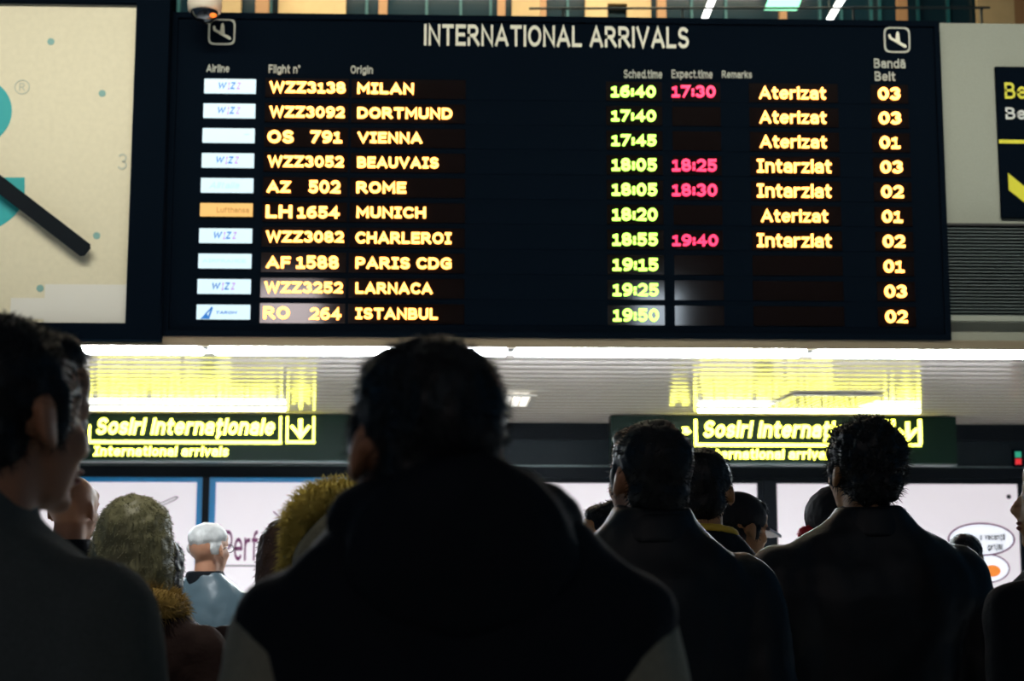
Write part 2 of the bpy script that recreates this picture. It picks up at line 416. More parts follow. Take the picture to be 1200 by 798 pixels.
c2 = P(1155, 666, YP); g.prism(disc_poly(c2.x, c2.z, .24, .14), YP - .002, YP, M['bubble']); ring(g, c2.x, c2.z, .25, .15, .014, YP - .0025, YP, M['violet'])
c2 = P(1163, 669, YP); g.prism(disc_poly(c2.x, c2.z, .085, .06), YP - .004, YP, M['orange'])
ptext(g, 'o vacanță', 1148, 625, 1178, 635, YP - .003, M['inkblack'], .004)
ptext(g, 'grijă!', 1157, 637, 1175, 646, YP - .003, M['inkblack'], .004)
c2 = P(1182, 582, YP); g.prism(disc_poly(c2.x, c2.z, .024, .024), YP - .004, YP, M['inkblack'])
g.build('poster_print', d4)['label'] = 'white speech bubble outlined in violet with black lettering'

# hall shell far above and the upper level seen over the board
YU = 17.5
g = G(); a = P(-300, 0, YU); b = P(1500, 0, YU)
g.box((a.x, YU, 2.95), (b.x, YU + .2, 9.2), M['uglass'])
structure(g.build('wall_upper'))
g = G()
for x in (197, 210, 318, 430, 500, 540, 575, 665, 810, 850, 960, 985, 1020, 1030, 1075, 1110):
    q = P(x, 10, YU); g.box((q.x - .015, YU - .05, 6.6), (q.x + .015, YU, 9), M['uteal'])
structure(g.build('trim_3'))
def panel(n, x0, x1, y1, m, dy=.14):
    a = P(x0, y1, YU - dy); b = P(x1, y1, YU - dy)
    return structure(G().box((a.x, YU - dy, a.z if y1 < 13 else 5.6), (b.x, YU - .06, 9.0), m).build('wall_panel_%d' % n))
for i, (x0, x1, y1, m) in enumerate([(250, 282, 15, 'ubeige'), (326, 405, 16, 'ubeige'), (600, 638, 17, 'ubeige'), (686, 712, 20, 'ubeige'), (735, 763, 20, 'ubeige'), (712, 735, 4, 'ubeige'), (1147, 1190, 40, 'ubeige'), (1190, 1330, 40, 'upost')]):
    panel(i + 1, x0, x1, y1, M[m])
g = G()
for i, (x0, x1) in enumerate([(300, 315), (444, 454), (583, 592), (633, 640), (770, 780), (913, 921), (1051, 1062)]):
    a = P(x0, 10, YU - .5); b = P(x1, 10, YU - .5)
    p = G().box((a.x, YU - .55, 2.95), (b.x, YU - .45, 9.0), M['upost']).build('column_%d' % (i + 1)); structure(p)
g = G(); a = P(620, 10, 14.5); b = P(1160, 9, 14.5); g.tube(a, b, .012, M['metal'])
ra = root('railing', (P(620, 10, 14.5).x, 14.5, 2.95), 'thin steel cable railing above the right half of the arrivals board', 'railing')
g.build('rail', ra)
for x in (660, 800, 1000, 1150):
    q = P(x, 10, 14.5); G().tube((q.x, 14.5, 2.95), (q.x, 14.5, q.z), .012, M['metal']).build('post', ra)
structure(G().box((-9, -9, 9.2), (10, 22, 9.4), M['slab']).build('ceiling_upper'))

# ================================================================== ARRIVALS BOARD
TL, TR_, BL, BR = P(204, 14, YB), P(1101, 27, YB), P(190, 402, YB), P(1113, 405, YB)
X0, X1, Z0, Z1 = (TL.x + BL.x) / 2, (TR_.x + BR.x) / 2, 2.801, (TL.z + TR_.z) / 2
B = root('arrivals_board', (X0, 9.28, Z0), 'large black electronic flight arrivals board with glowing LED rows', 'flight board')
g = G(); g.box((X0, YB, Z0), (X1, 9.28, Z1), M['board']); g.build('housing', B)
g = G(); t = .035
g.box((X0, YB - .02, Z0), (X0 + t, YB, Z1), M['frame']); g.box((X1 - t, YB - .02, Z0), (X1, YB, Z1), M['frame'])
g.box((X0 + t, YB - .02, Z1 - t), (X1 - t, YB, Z1), M['frame']); g.box((X0 + t, YB - .02, Z0), (X1 - t, YB, Z0 + t), M['frame'])
g.build('frame', B)
g = G(); ptext(g, 'INTERNATIONAL ARRIVALS', 497, 28.5, 807, 57, YB, M['letter'], .008, bold=.17, plain=True); g.build('title_lettering', B)['label'] = 'cream lettering reading INTERNATIONAL ARRIVALS'
for s, a, b, c, d in (('Airline', 242, 75, 269, 85), ('Flight n°', 315, 76, 352, 88), ('Origin', 411, 77, 437, 88.5), ('Sched.time', 731, 82, 776, 92), ('Expect.time', 787, 82, 835, 94), ('Remarks', 846, 83, 881, 92), ('Bandă', 1024, 69, 1061, 80), ('Belt', 1025, 84, 1049, 95)):
    g = G(); ptext(g, s, a, b, c, d, YB, M['head'], .005, bold=.17); g.build('column_heading', B)['label'] = 'small grey column heading reading ' + s.split('.')[0].replace('°', '')
def arrow_icon(px, py):
    g = G(); c = P(px, py, YB); h = .086
    ring(g, c.x, c.z, h, h, .011, YB - .006, YB, M['head'], 48, .38)
    def q(u, v): return (c.x + u * h, c.z + v * h)
    g.prism([q(-.66, .38), q(-.52, .46), q(-.42, .18), q(.66, -.40), q(.70, -.58), q(.56, -.60), q(-.62, .10)], YB - .008, YB, M['letter'])     # fuselage nose down
    g.prism([q(-.12, .02), q(-.04, .58), q(.08, .66), q(.16, .50), q(.22, -.16)], YB - .009, YB, M['letter'])                                 # wing
    return g.build('landing_icon', B)
arrow_icon(260, 37.5); arrow_icon(1051, 47)
def maker_mark():
    g = G(); ptext(g, 'solari', 213, 389.5, 226, 394, YB, M['head'], .004, bold=.18); ptext(g, 'udine', 236, 390.5, 249, 395, YB, M['head'], .004, bold=.18)
    c = P(231, 392.5, YB); ring(g, c.x, c.z, .017, .017, .005, YB - .004, YB, M['head'], 20)
    g.build('maker_mark', B)
maker_mark()
rows = [('WZZ3138', 'MILAN', '16:40', '17:30', 'Aterizat', '03', 'w'), ('WZZ3092', 'DORTMUND', '17:40', '', 'Aterizat', '03', 'w'),
        ('OS  791', 'VIENNA', '17:45', '', 'Aterizat', '01', 'blank'), ('WZZ3052', 'BEAUVAIS', '18:05', '18:25', 'Intarziat', '03', 'w'),
        ('AZ  502', 'ROME', '18:05', '18:30', 'Intarziat', '02', 'a'), ('LH 1654', 'MUNICH', '18:20', '', 'Aterizat', '01', 'l'),
        ('WZZ3082', 'CHARLEROI', '18:55', '19:40', 'Intarziat', '02', 'w'), ('AF 1588', 'PARIS CDG', '19:15', '', '', '01', 'f'),
        ('WZZ3252', 'LARNACA', '19:25', '', '', '03', 'w'), ('RO  264', 'ISTANBUL', '19:50', '', '', '02', 't')]
orx = [(419, 485), (419, 530), (419, 495), (419, 514), (418, 476), (418, 499), (417, 529), (417, 529), (417, 507), (417, 513)]
flx = [(316, 405), (316, 404), (314, 401), (314, 403), (313, 399), (312, 398), (312, 403), (312, 397), (310, 402), (309, 400)]
# rectified row geometry: equal pitch in height
zr = [1.55 + 2.8408 - .16034 * i for i in range(10)]
HL = .040                                        # half height of a capital
def led(row, name, s, x0, x1, zc, m, hh=HL):
    g = G(); text(g, s, x0, x1, zc - hh, zc + hh, YB - .022, YB - .006, m, bold=.20 if s.isupper() or s[0].isdigit() else .15)
    return g.build(name, row)
def xat(px, i, base):                            # pixel on the row -> X
    return P(px, base, YB).x
for i, (fl, orr, sc, ex, rm, bt, lg) in enumerate(rows):
    zc = zr[i]
    pyL = 102 + 29.25 * i; pyR = 110 + 29 * i
    g = G()
    wx = [P(a, 230, YB).x for w in [(308, 407), (410, 545), (711, 777), (789, 846), (880, 985), (1024, 1068)] for a in w]
    g.box((wx[0] - .01, YB - .003, zc - .066), (wx[-1] + .01, YB, zc + .066), M['board'])
    row = g.build('display_row', B)
    for k in range(0, 12, 2):
        G().box((wx[k], YB - .006, zc - .062), (wx[k + 1], YB - .003, zc + .062), M['window']).build('display_window', row)
    # flight number: letters and digits keep their own places
    a, b = xat(flx[i][0], i, pyL + 2), xat(flx[i][1], i, pyL + 2)
    if ' ' in fl:
        let, num = fl.split()[0], fl.split()[1]
        g = G(); wL = (.162 if let[0] in 'OL' or let == 'RO' else .152)
        cut = {3: .198, 4: .262}[len(num)]
        text(g, let, a, a + wL, zc - HL, zc + HL, YB - .022, YB - .006, M['amber'], .20)
        text(g, num, b - cut, b, zc - HL, zc + HL, YB - .022, YB - .006, M['amber'], .20)
        g.build('flight_number', row)
    else: led(row, 'flight_number', fl, a, b, zc, M['amber'])
    led(row, 'origin_name', orr, xat(orx[i][0], i, pyL + 3), xat(orx[i][1], i, pyL + 3), zc, M['amber'])
    led(row, 'scheduled_time', sc, P(716 + .25 * i, pyL + 6, YB).x, P(768 + .4 * i, pyL + 6, YB).x, zc, M['green'])
    if ex: led(row, 'expected_time', ex, P(787 + .1 * i, pyL + 6, YB).x, P(838 + .5 * i, pyL + 6, YB).x, zc, M['red'])
    if rm:
        xa, xb = (889, 967) if rm[0] == 'A' else (887, 973.5)
        led(row, 'remark', rm, P(xa + .5 * i * (rm[0] == 'A'), pyR, YB).x, P(xb + .5 * i * (rm[0] == 'A'), pyR, YB).x, zc, M['amber'], .043)
    led(row, 'belt_number', bt, P(1028.5 + .95 * i, pyR, YB).x, P(1054 + .95 * i - (2 if bt == '01' else 0), pyR, YB).x, zc, M['amber'])
    # lit airline tile
    g = G(); a, b = P(240 - i, pyL, YB).x, P(300 - .75 * i, pyL, YB).x; h = .045
    m = M['tile_y'] if lg == 'l' else M['tile']
    lo = zc + .004 - (.036 if lg == 'l' else h)
    g.box((a, YB - .02, lo), (b, YB, zc + .004 + h), m)
    w = b - a; yf, yb = YB - .023, YB - .02
    if lg == 'w':
        text(g, 'W', a + .28 * w, a + .44 * w, zc - .018, zc + .028, yf, yb, M['ink_b'], .2, .2)
        text(g, 'I', a + .46 * w, a + .50 * w, zc - .022, zc + .026, yf, yb, M['ink_p'], .25, .3)
        text(g, 'Z', a + .50 * w, a + .62 * w, zc - .018, zc + .028, yf, yb, M['ink_b'], .2, .25)
        text(g, 'Z', a + .63 * w, a + .72 * w, zc - .018, zc + .026, yf, yb, M['ink_p'], .17, .25)
    elif lg == 'a': text(g, 'Alitalia', a + .16 * w, a + .74 * w, zc - .018, zc + .026, yf, yb, M['ink_pale'], .16, .3)
    elif lg == 'l': text(g, 'Lufthansa', a + .32 * w, a + .94 * w, zc - .012, zc + .024, yf, yb, M['ink_y'])
    elif lg == 'f': text(g, 'AIRFRANCE', a + .08 * w, a + .90 * w, zc - .008, zc + .016, yf, yb, M['ink_pale'])
    elif lg == 't':
        g.prism([(a + .08 * w, lo), (a + .28 * w, zc + .036), (a + .31 * w, zc + .030), (a + .24 * w, lo)], yf, yb, M['ink_b'])
        g.prism([(a + .20 * w, zc - .01), (a + .26 * w, zc + .012), (a + .22 * w, zc - .022)], yf - .002, yf, M['tile'])
        text(g, 'TAROM', a + .37 * w, a + .76 * w, zc - .010, zc + .010, yf, yb, M['ink_b'], .2, .2)
    elif lg == 'blank': text(g, '-', a + .8 * w, a + .9 * w, zc + .008, zc + .014, yf, yb, M['ink_pale'])
    g.build('airline_tile', row)['label'] = 'small backlit tile with the airline mark'

# ================================================================== CLOCK
YK = 9.14
cx, cz = P(-33, 191, YK).x, P(-33, 191, YK).z
xr = (P(162, 8, YK).x + P(149, 380, YK).x) / 2; zt, zb = P(150, 6, YK).z, P(80, 380, YK).z
hw = xr - cx; xl = cx - hw
K = root('wall_clock', (cx, 9.28, zb - .12), 'big square wall clock with beige face and black frame beside the arrivals board', 'clock')
G().box((xl, YK, zb), (xr, 9.28, zt), M['clock']).build('clock_face', K)
g = G(); fr = P(190, 390, YK).x - xr; fb = .10
g.box((xr, YK - .05, zb - fb), (xr + fr * .96, 9.28, zt + fb), M['frame']); g.box((xl - fr, YK - .05, zb - fb), (xl, 9.28, zt + fb), M['frame'])
g.box((xl, YK - .05, zt), (xr, 9.28, zt + fb), M['frame']); g.box((xl, YK - .05, zb - fb), (xr, 9.28, zb), M['frame'])
g.build('frame', K)
R = P(120, 104, YK).x - cx; R /= math.cos(math.radians(30))
for k in range(12):
    if k == 3: continue
    a = math.radians(90 - 30 * k)
    G().prism(disc_poly(cx + R * math.cos(a), cz + R * math.sin(a), .022, .022, n=20), YK - .003, YK, M['dot']).build('hour_dot', K)
g = G(); ptext(g, '3', 138, 180, 149, 199, YK, M['faint'], .003, bold=.12); g.build('numeral', K)
g = G()
c = P(-27, 131, YK); r = P(14, 131, YK).x - c.x; g.prism(disc_poly(c.x, c.z, r, r), YK - .003, YK, M['teal'])
a = P(-60, 208, YK); b = P(29, 208, YK); d = P(29, 226, YK); e = P(-60, 273, YK)
arc = [(d.x - (1 - math.cos(math.radians(t))) * (d.x - P(-22, 0, YK).x), d.z - math.sin(math.radians(t)) * (d.z - e.z)) for t in range(0, 91, 6)]
g.prism([(a.x, a.z), (b.x, b.z)] + arc + [(e.x, e.z)], YK - .003, YK, M['teal'])
g.build('teal_emblem', K)
g = G(); c = P(26, 102, YK); ring(g, c.x, c.z, .048, .048, .007, YK - .003, YK, M['faint'], 30); text(g, 'R', c.x - .018, c.x + .02, c.z - .026, c.z + .026, YK - .003, YK, M['faint'], .12); g.build('registered_mark', K)
g = G(); a = P(53, 333, YK); b = P(xr, 0, YK); e = P(13, 349, YK); f2 = P(100, 378, YK); s1 = P(53, 372, YK)
g.prism([(a.x, zb + .01), (xr - .005, zb + .01), (xr - .005, a.z), (a.x, a.z)], YK - .003, YK, M['sticker'])
g.prism([(e.x, zb + .03), (a.x, zb + .03), (a.x, e.z), (e.x, e.z)], YK - .003, YK, M['sticker'])
g.build('pale_label', K)
def hand(name, ang, L, w, tail, y):
    a = math.radians(90 - ang); u = Vector((math.cos(a), math.sin(a))); v = Vector((-u.y, u.x)); c = Vector((cx, cz))
    g = G(); p = [c - u * tail + v * w, c - u * tail - v * w, c + u * (L - .02) - v * w, c + u * L - v * w * .6, c + u * L + v * w * .6, c + u * (L - .02) + v * w]
    g.prism([(q.x, q.y) for q in p], y - .012, y, M['hand']); return g.build(name, K)
e = P(101, 294, YK); ang = math.degrees(math.atan2(e.x - cx, e.z - cz))
hand('minute_hand', ang, math.hypot(e.x - cx, e.z - cz) + .03, .048, .12, YK - .055); hand('hour_hand', 190, .52, .06, .1, YK - .035)
G().tube((cx, YK - .07, cz), (cx, YK, cz), .07, M['hand'], n=24).build('hub', K)
# steel channel between clock and board
a = X0 - .034
px = root('steel_post', (a, 9.19, 2.80), 'narrow dark steel channel between the clock and the board', 'post')
g = G(); g.box((a - .012, 9.19, 2.80), (a + .030, 9.205, Z1), M['metal']); g.box((a - .012, 9.205, 2.80), (a - .004, 9.28, Z1), M['metal']); g.box((a + .022, 9.205, 2.80), (a + .030, 9.28, Z1), M['metal'])
g.build('channel', px)

# dome camera above the board's left corner
c = P(240, 5, 8.95)
D = root('dome_camera', (c.x, 8.95, c.z + .2), 'white security camera with dark dome above left corner of the arrivals board', 'security camera')
g = G(); prof = [(.03, .32), (.03, .14), (.06, .12), (.098, .06), (.106, .0), (.10, -.045), (.088, -.05)]
n = 28
V = [(c.x + r * math.cos(2 * math.pi * k / n), 8.95 + r * math.sin(2 * math.pi * k / n), c.z + h) for r, h in prof for k in range(n)]
F = [(i * n + k, i * n + (k + 1) % n, (i + 1) * n + (k + 1) % n, (i + 1) * n + k) for i in range(len(prof) - 1) for k in range(n)] + [tuple(range(n)), tuple(range(len(V) - n, len(V)))]
g.add(V, F, M['camwhite']); g.build('camera_housing', D, smooth=True)
G().ball((c.x, 8.95, c.z - .045), (.086, .086, .078), M['dome']).build('dome', D, smooth=True)
q = P(256, 17, 8.86)
G().ball((c.x + .062, 8.90, c.z - .088), (.022, .018, .014), M['orangeglint']).build('painted_glint', D, smooth=True)['label'] = 'orange reflection on the dome, put in as a glowing spot'  # no lamp: an orange reflection on the dome, put in as a glowing blob
g = G(); g.tube((c.x, 8.95, c.z + .30), (c.x, 9.4, c.z + .30), .028, M['metal']); g.tube((c.x, 9.4, c.z + .31), (c.x, 9.4, tr), .028, M['metal']); g.build('bracket', D)

# ================================================================== RIGHT OF THE BOARD
YW = 9.275
a, b = P(1112, 266, YW), P(1260, 372, YW); xg0 = X1 + .005
Gr = root('ventilation_grille', (xg0, 9.28, b.z), 'wide dark grey louvred ventilation grille on the wall right of the board', 'grille')
xg1 = 5.2
G().box((xg0, YW - .012, b.z), (xg1, 9.28, a.z), M['slot']).build('backing', Gr)
n = 27; dz = (a.z - b.z) / n
for k in range(n):
    zz = b.z + k * dz
    G().add([(xg0, YW - .045, zz + .004), (xg1, YW - .045, zz + .004), (xg1, YW - .012, zz + dz * .8), (xg0, YW - .012, zz + dz * .8),
             (xg0, YW - .045, zz), (xg1, YW - .045, zz), (xg1, YW - .012, zz + dz * .6), (xg0, YW - .012, zz + dz * .6)],
            [(0, 1, 2, 3), (7, 6, 5, 4), (0, 4, 5, 1), (3, 2, 6, 7), (0, 3, 7, 4), (1, 5, 6, 2)], M['grille']).build('slat', Gr)
G().box((xg0, YW - .05, a.z), (xg1, 9.28, a.z + .015), M['slot']).build('top_edge', Gr)
G().box((xg0, YW - .06, b.z - .035), (xg1, 9.28, b.z), M['wall']).build('ledge', Gr)
# sign with arrow, cut by the photograph's right edge
YS = 9.255
s0, s1 = P(1167, 78, YS), P(1174, 255, YS); xs = (s0.x + s1.x) / 2; xe = xs + 1.25
SG = root('direction_sign', (xs, 9.28, s1.z), 'black direction sign with yellow arrow and line at the right edge', 'sign')
G().box((xs, YS, s1.z), (xe, 9.28, s0.z), M['bsign']).build('sign_panel', SG)
g = G(); ptext(g, 'Be', 1177, 97, 1203, 116, YS, M['signyellow'], .006, bold=.16); g.build('yellow_lettering', SG)
g = G(); ptext(g, 'Be', 1178, 126, 1202, 140, YS, M['signwhite'], .006, bold=.17); g.build('white_lettering', SG)
g = G(); q = P(1169, 166, YS); g.box((xs, YS - .006, q.z - .012), (xe - .03, YS, q.z + .012), M['signyellow']); g.build('yellow_line', SG)
g = G(); q = P(1181, 203, YS); w = .105
cxa = q.x + .17
zA = q.z
g.prism([(q.x, zA), (q.x, zA - .11), (cxa, zA - .11 - (cxa - q.x) * .85), (cxa, zA - (cxa - q.x) * .85)], YS - .006, YS, M['signyellow'])
x2 = 2 * cxa - q.x
g.prism([(x2, zA), (x2, zA - .11), (cxa, zA - .11 - (cxa - q.x) * .85), (cxa, zA - (cxa - q.x) * .85)], YS - .006, YS, M['signyellow'])
g.build('arrow', SG)

# ================================================================== SOFFIT FITTINGS
def strip(px0, px1, lab):
    y0, y1 = 9.26, 9.545
    x0, x1 = PZ(px0, 413, ZC).x, PZ(px1, 414, ZC).x
    r = root('strip_light', (x0, y0, ZC + .02), lab, 'strip light', 'strip lights along the soffit edge')
    g = G(); g.box((x0, y0, ZC - .004), (x1, y0 + .012, ZC + .019), M['vent']); g.box((x0, y1 - .012, ZC - .004), (x1, y1, ZC + .019), M['vent']); g.box((x0 - .012, y0, ZC - .004), (x0, y1, ZC + .019), M['vent']); g.box((x1, y0, ZC - .004), (x1 + .012, y1, ZC + .019), M['vent']); g.build('lamp_housing', r)
    G().box((x0, y0 + .012, ZC - .018), (x1, y1 - .012, ZC + .015), M['strip']).build('diffuser', r)
strip(-260, 240, 'bright white strip light on the soffit edge below the clock')
strip(254, 592, 'bright white strip light under the left half of the board')
strip(604, 938, 'bright white strip light under the right half of the board')
strip(958, 1420, 'bright white strip light on the soffit edge below the grey wall')
def sign(px0, px1, dxp, dyp, lab, icon=False):
    Y = 14.15
    a, b = P(px0, 487 + dyp, Y), P(px1, 540 + dyp, Y); zt = ZC - .012
    r = root('arrivals_sign', (a.x, Y + .2, zt), lab, 'sign', 'lit signs hanging over the doors')
    g = G(); g.box((a.x, Y, b.z), (b.x, Y + .22, zt), M['sign']); g.build('sign_box', r)
    g = G(); g.box((a.x, Y - .012, b.z - .015), (b.x, Y + .22, b.z), M['metal']); g.build('bottom_edge', r)
    def line(g, u0, v0, u1, v1): rect(g, u0 + dxp, v0 + dyp, u1 + dxp, v1 + dyp, Y - .018, Y, M['neon'])
    g = G()
    line(g, 103, 516.5, 330, 519.5); line(g, 327, 488, 330, 516.5); line(g, 103, 498 if not icon else 488, 106, 516.5)
    if icon: pass
    g.build('text_border', r)
    g = G(); line(g, 335, 516.5, 369, 519.5); line(g, 335, 488, 338, 516.5); line(g, 366, 488, 369, 516.5); g.build('arrow_border', r)
    g = G(); c = lambda u, v: (P(u + dxp, v + dyp, Y).x, P(u + dxp, v + dyp, Y).z)
    g.prism([c(350, 491), c(354.5, 491), c(354.5, 513), c(350, 513)], Y - .018, Y, M['neon'])
    g.prism([c(340, 500), c(343, 498), c(352.3, 509), c(352.3, 515)], Y - .018, Y, M['neon'])
    g.prism([c(364.5, 500), c(361.5, 498), c(352.3, 509), c(352.3, 515)], Y - .018, Y, M['neon'])
    g.build('down_arrow', r)
    g = G(); ptext(g, 'Sosiri internaționale', 113 + dxp, 490 + dyp, 322 + dxp, 514.5 + dyp, Y, M['neon'], .018, bold=.20, shear=.22); g.build('romanian_lettering', r)
    g = G(); ptext(g, 'International arrivals', 110 + dxp, 523 + dyp, 268 + dxp, 535.5 + dyp, Y, M['neon'], .018, bold=.20, shear=.1); g.build('english_lettering', r)
    if icon:
        g = G(); g.prism([c(73, 497), c(78, 497), c(84, 505), c(97, 500), c(99, 503), c(88, 510), c(80, 510)], Y - .018, Y, M['neon']); g.prism([c(88, 497), c(96, 497), c(92, 506)], Y - .018, Y, M['neon']); g.build('plane_icon', r)
sign(60, 410, 0, 0, 'glowing yellow arrivals sign above the left doors')
sign(716, 1122, 711, 3.5, 'glowing yellow arrivals sign above the right doors', True)
def batten(px0, px1, py, lab):
    Y = 14.02 ; a, b = PZ(px0, py, ZC - .03), PZ(px1, py + .6, ZC - .03); Y = (a.y + b.y) / 2
    r = root('tube_light', (a.x, Y, ZC - .008), lab, 'tube light', 'tube lights over the signs')
    g = G(); g.box((a.x, Y - .03, ZC - .012), (b.x, Y + .03, ZC - .004), M['vent']); g.build('lamp_housing', r)
    g = G(); g.tube((a.x + .01, Y, ZC - .026), (b.x - .01, Y, ZC - .026), .022, M['tube']); g.build('tube', r, smooth=False)
batten(100, 336, 479, 'white tube light on the soffit above the left sign')
batten(816, 1080, 481.5, 'white tube light on the soffit above the right sign')
# vents in the soffit
def ceilpoly(pts, z): return [(PZ(u, v, z).x, PZ(u, v, z).y) for u, v in pts]
r = root('ceiling_vent', PZ(970, 468, ZC - .012), 'slotted white air vent in the soffit above the right sign', 'vent')
zz = ZC - .012
p = [PZ(905, 475, zz), PZ(925, 462, zz), PZ(1034, 462, zz), PZ(1014, 475, zz)]
x0, x1, y0, y1 = (p[0].x + p[1].x) / 2, (p[2].x + p[3].x) / 2, p[1].y, p[0].y
g = G(); t = .05
g.box((x0, y0, zz - .015), (x1, y0 + t, zz), M['vent']); g.box((x0, y1 - t, zz - .015), (x1, y1, zz), M['vent']); g.box((x0, y0 + t, zz - .015), (x0 + t, y1 - t, zz), M['vent']); g.box((x1 - t, y0 + t, zz - .015), (x1, y1 - t, zz), M['vent'])
g.build('frame', r)
G().box((x0 + t, y0 + t, zz - .004), (x1 - t, y1 - t, zz), M['slot']).build('backing', r)
n = 11; w = (x1 - x0 - 2 * t) / n
for k in range(n):
    xa = x0 + t + k * w
    G().add([(xa, y0 + t, zz - .014), (xa + w * .66, y0 + t, zz - .014), (xa + w * .74, y0 + t, zz - .004), (xa + w * .1, y0 + t, zz - .004),
             (xa, y1 - t, zz - .014), (xa + w * .66, y1 - t, zz - .014), (xa + w * .74, y1 - t, zz - .004), (xa + w * .1, y1 - t, zz - .004)],
            [(0, 1, 2, 3), (7, 6, 5, 4), (0, 4, 5, 1), (1, 5, 6, 2), (2, 6, 7, 3), (3, 7, 4, 0)], M['vent']).build('vent_blade', r)
r = root('ceiling_downlight', PZ(612, 468, zz), 'square white recessed light in the soffit beside the central head', 'ceiling light')
p = [PZ(570, 475, zz), PZ(588, 462, zz), PZ(632, 462, zz), PZ(622, 475, zz)]
x0, x1, y0, y1 = p[0].x, (p[2].x + p[3].x) / 2, p[1].y, p[0].y
g = G()
g.box((x0, y0, zz - .015), (x1, y0 + t, zz), M['vent']); g.box((x0, y1 - t, zz - .015), (x1, y1, zz), M['vent']); g.box((x0, y0 + t, zz - .015), (x0 + t, y1 - t, zz), M['vent']); g.box((x1 - t, y0 + t, zz - .015), (x1, y1 - t, zz), M['vent'])
g.build('frame', r)
dl = mat('downlight_glow', (.8, .8, .78), .5, emit=(1, .96, .88), es=.9)
g = G()
for k in range(4):
    xa = x0 + t + (x1 - x0 - 2 * t) * (k + .12) / 4; xb = x0 + t + (x1 - x0 - 2 * t) * (k + .88) / 4
    g.box((xa, y0 + t, zz - .010), (xb, y1 - t, zz - .002), dl)
g.build('lens', r)
# traffic signal by the right doors
c = P(1193, 537, YD - .03)
r = root('signal_lamp', (c.x, YD, c.z - .1), 'small red and green signal lamp on the dark header at right', 'signal lamp')
G().box((c.x - .05, YD - .03, c.z - .09), (c.x + .05, YD, c.z + .09), M['frame']).build('lamp_housing', r)
for zo, m, l in ((.038, 'lampG', 'green lens'), (-.034, 'lampR', 'red lens')):
    G().box((c.x - .03, YD - .045, c.z + zo - .03), (c.x + .03, YD - .03, c.z + zo + .03), M[m]).build('lens', r)['label'] = l

# ================================================================== UPPER LEVEL LAMPS
for i, (x0, y0, x1, y1, lab) in enumerate([(826, 21, 841, -16, 'white fluorescent tube seen above the board, left of the green lamp'), (972, 23, 994, -14, 'white fluorescent tube seen above the board, right of the green lamp')]):
    a, b = P(x0, y0, 16.2), P(x1, y1, 14.6)
    r = root('fluorescent_tube', a, lab, 'tube light', 'fluorescent tubes of the upper level')
    G().tube(a, b, .035, M['utube']).build('tube', r)
    up = Vector((0, 0, .05)); g = G(); g.tube(a + up, b + up, .02, M['metal']); g.tube(a + up, (a.x, a.y, 9.2), .008, M['metal']); g.tube(b + up, (b.x, b.y, 9.2), .008, M['metal']); g.build('lamp_housing', r)
a, b = P(896, 11, 16.0), P(944, -14, 16.0)
r = root('green_lamp', (a.x, 16, a.z), 'pale green lit lamp panel seen above the board', 'lamp')
g = G(); o = .1
g.prism([(a.x, a.z), (b.x - o, a.z), (b.x, b.z), (a.x + o, b.z)], 15.98, 16.03, M['ugreen']); g.build('diffuser', r)
g = G(); g.box((a.x + .1, 16.03, a.z + .02), (b.x - .1, 16.1, b.z + .05), M['metal']); g.tube((a.x + .25, 16.06, b.z), (a.x + .25, 16.06, 9.2), .01, M['metal']); g.build('lamp_housing', r)
a, b = P(194, 2, 16.0), P(204, -12, 16.0)
r = root('green_lamp', (a.x, 16, a.z), 'tiny pale green lamp above the post between clock and board', 'lamp')
G().box((a.x, 15.98, a.z), (b.x, 16.03, b.z), M['ugreen']).build('diffuser', r)
g = G(); g.box((a.x, 16.03, a.z), (b.x, 16.08, b.z), M['metal']); g.tube(((a.x + b.x) / 2, 16.05, b.z), ((a.x + b.x) / 2, 16.05, 9.2), .008, M['metal']); g.build('lamp_housing', r)

# hall lamps: a rail of spotlights over the crowd, lit windows of the gallery behind
rail = root('lighting_rail', (0, 3.0, 9.2), 'black spotlight rail hanging high over the crowd', 'lamp rail')
g = G(); g.tube((-2.5, 3.0, 6.0), (2.5, 3.0, 6.0), .03, M['metal'])
for x in (-2, 2): g.tube((x, 3.0, 6.0), (x, 3.0, 9.2), .012, M['metal'])
g.build('rail', rail)
def spot(x, target, watts, size, lab, blend=.6, col=(1, .96, .86), y=3.0):
    p = Vector((x, y, 5.80)); d = (Vector(target) - p).normalized()
    r = root('spotlight', (x, y, 5.97), lab, 'spotlight', 'spotlights on the hall rail')
    g = G(); g.tube(p - d * .16, p, .05, M['metal'], .07); g.tube((x, y, 5.965), p - d * .1, .012, M['metal']); g.build('lamp_housing', r)
    L = bpy.data.lights.new('beam', 'SPOT'); L.energy = watts; L.spot_size = math.radians(size); L.spot_blend = blend; L.shadow_soft_size = .06; L.color = col
    o = bpy.data.objects.new('beam', L); COL.objects.link(o); o.parent = r; o.location = p + d * .03 - r.location
    o.rotation_euler = d.to_track_quat('-Z', 'Y').to_euler()
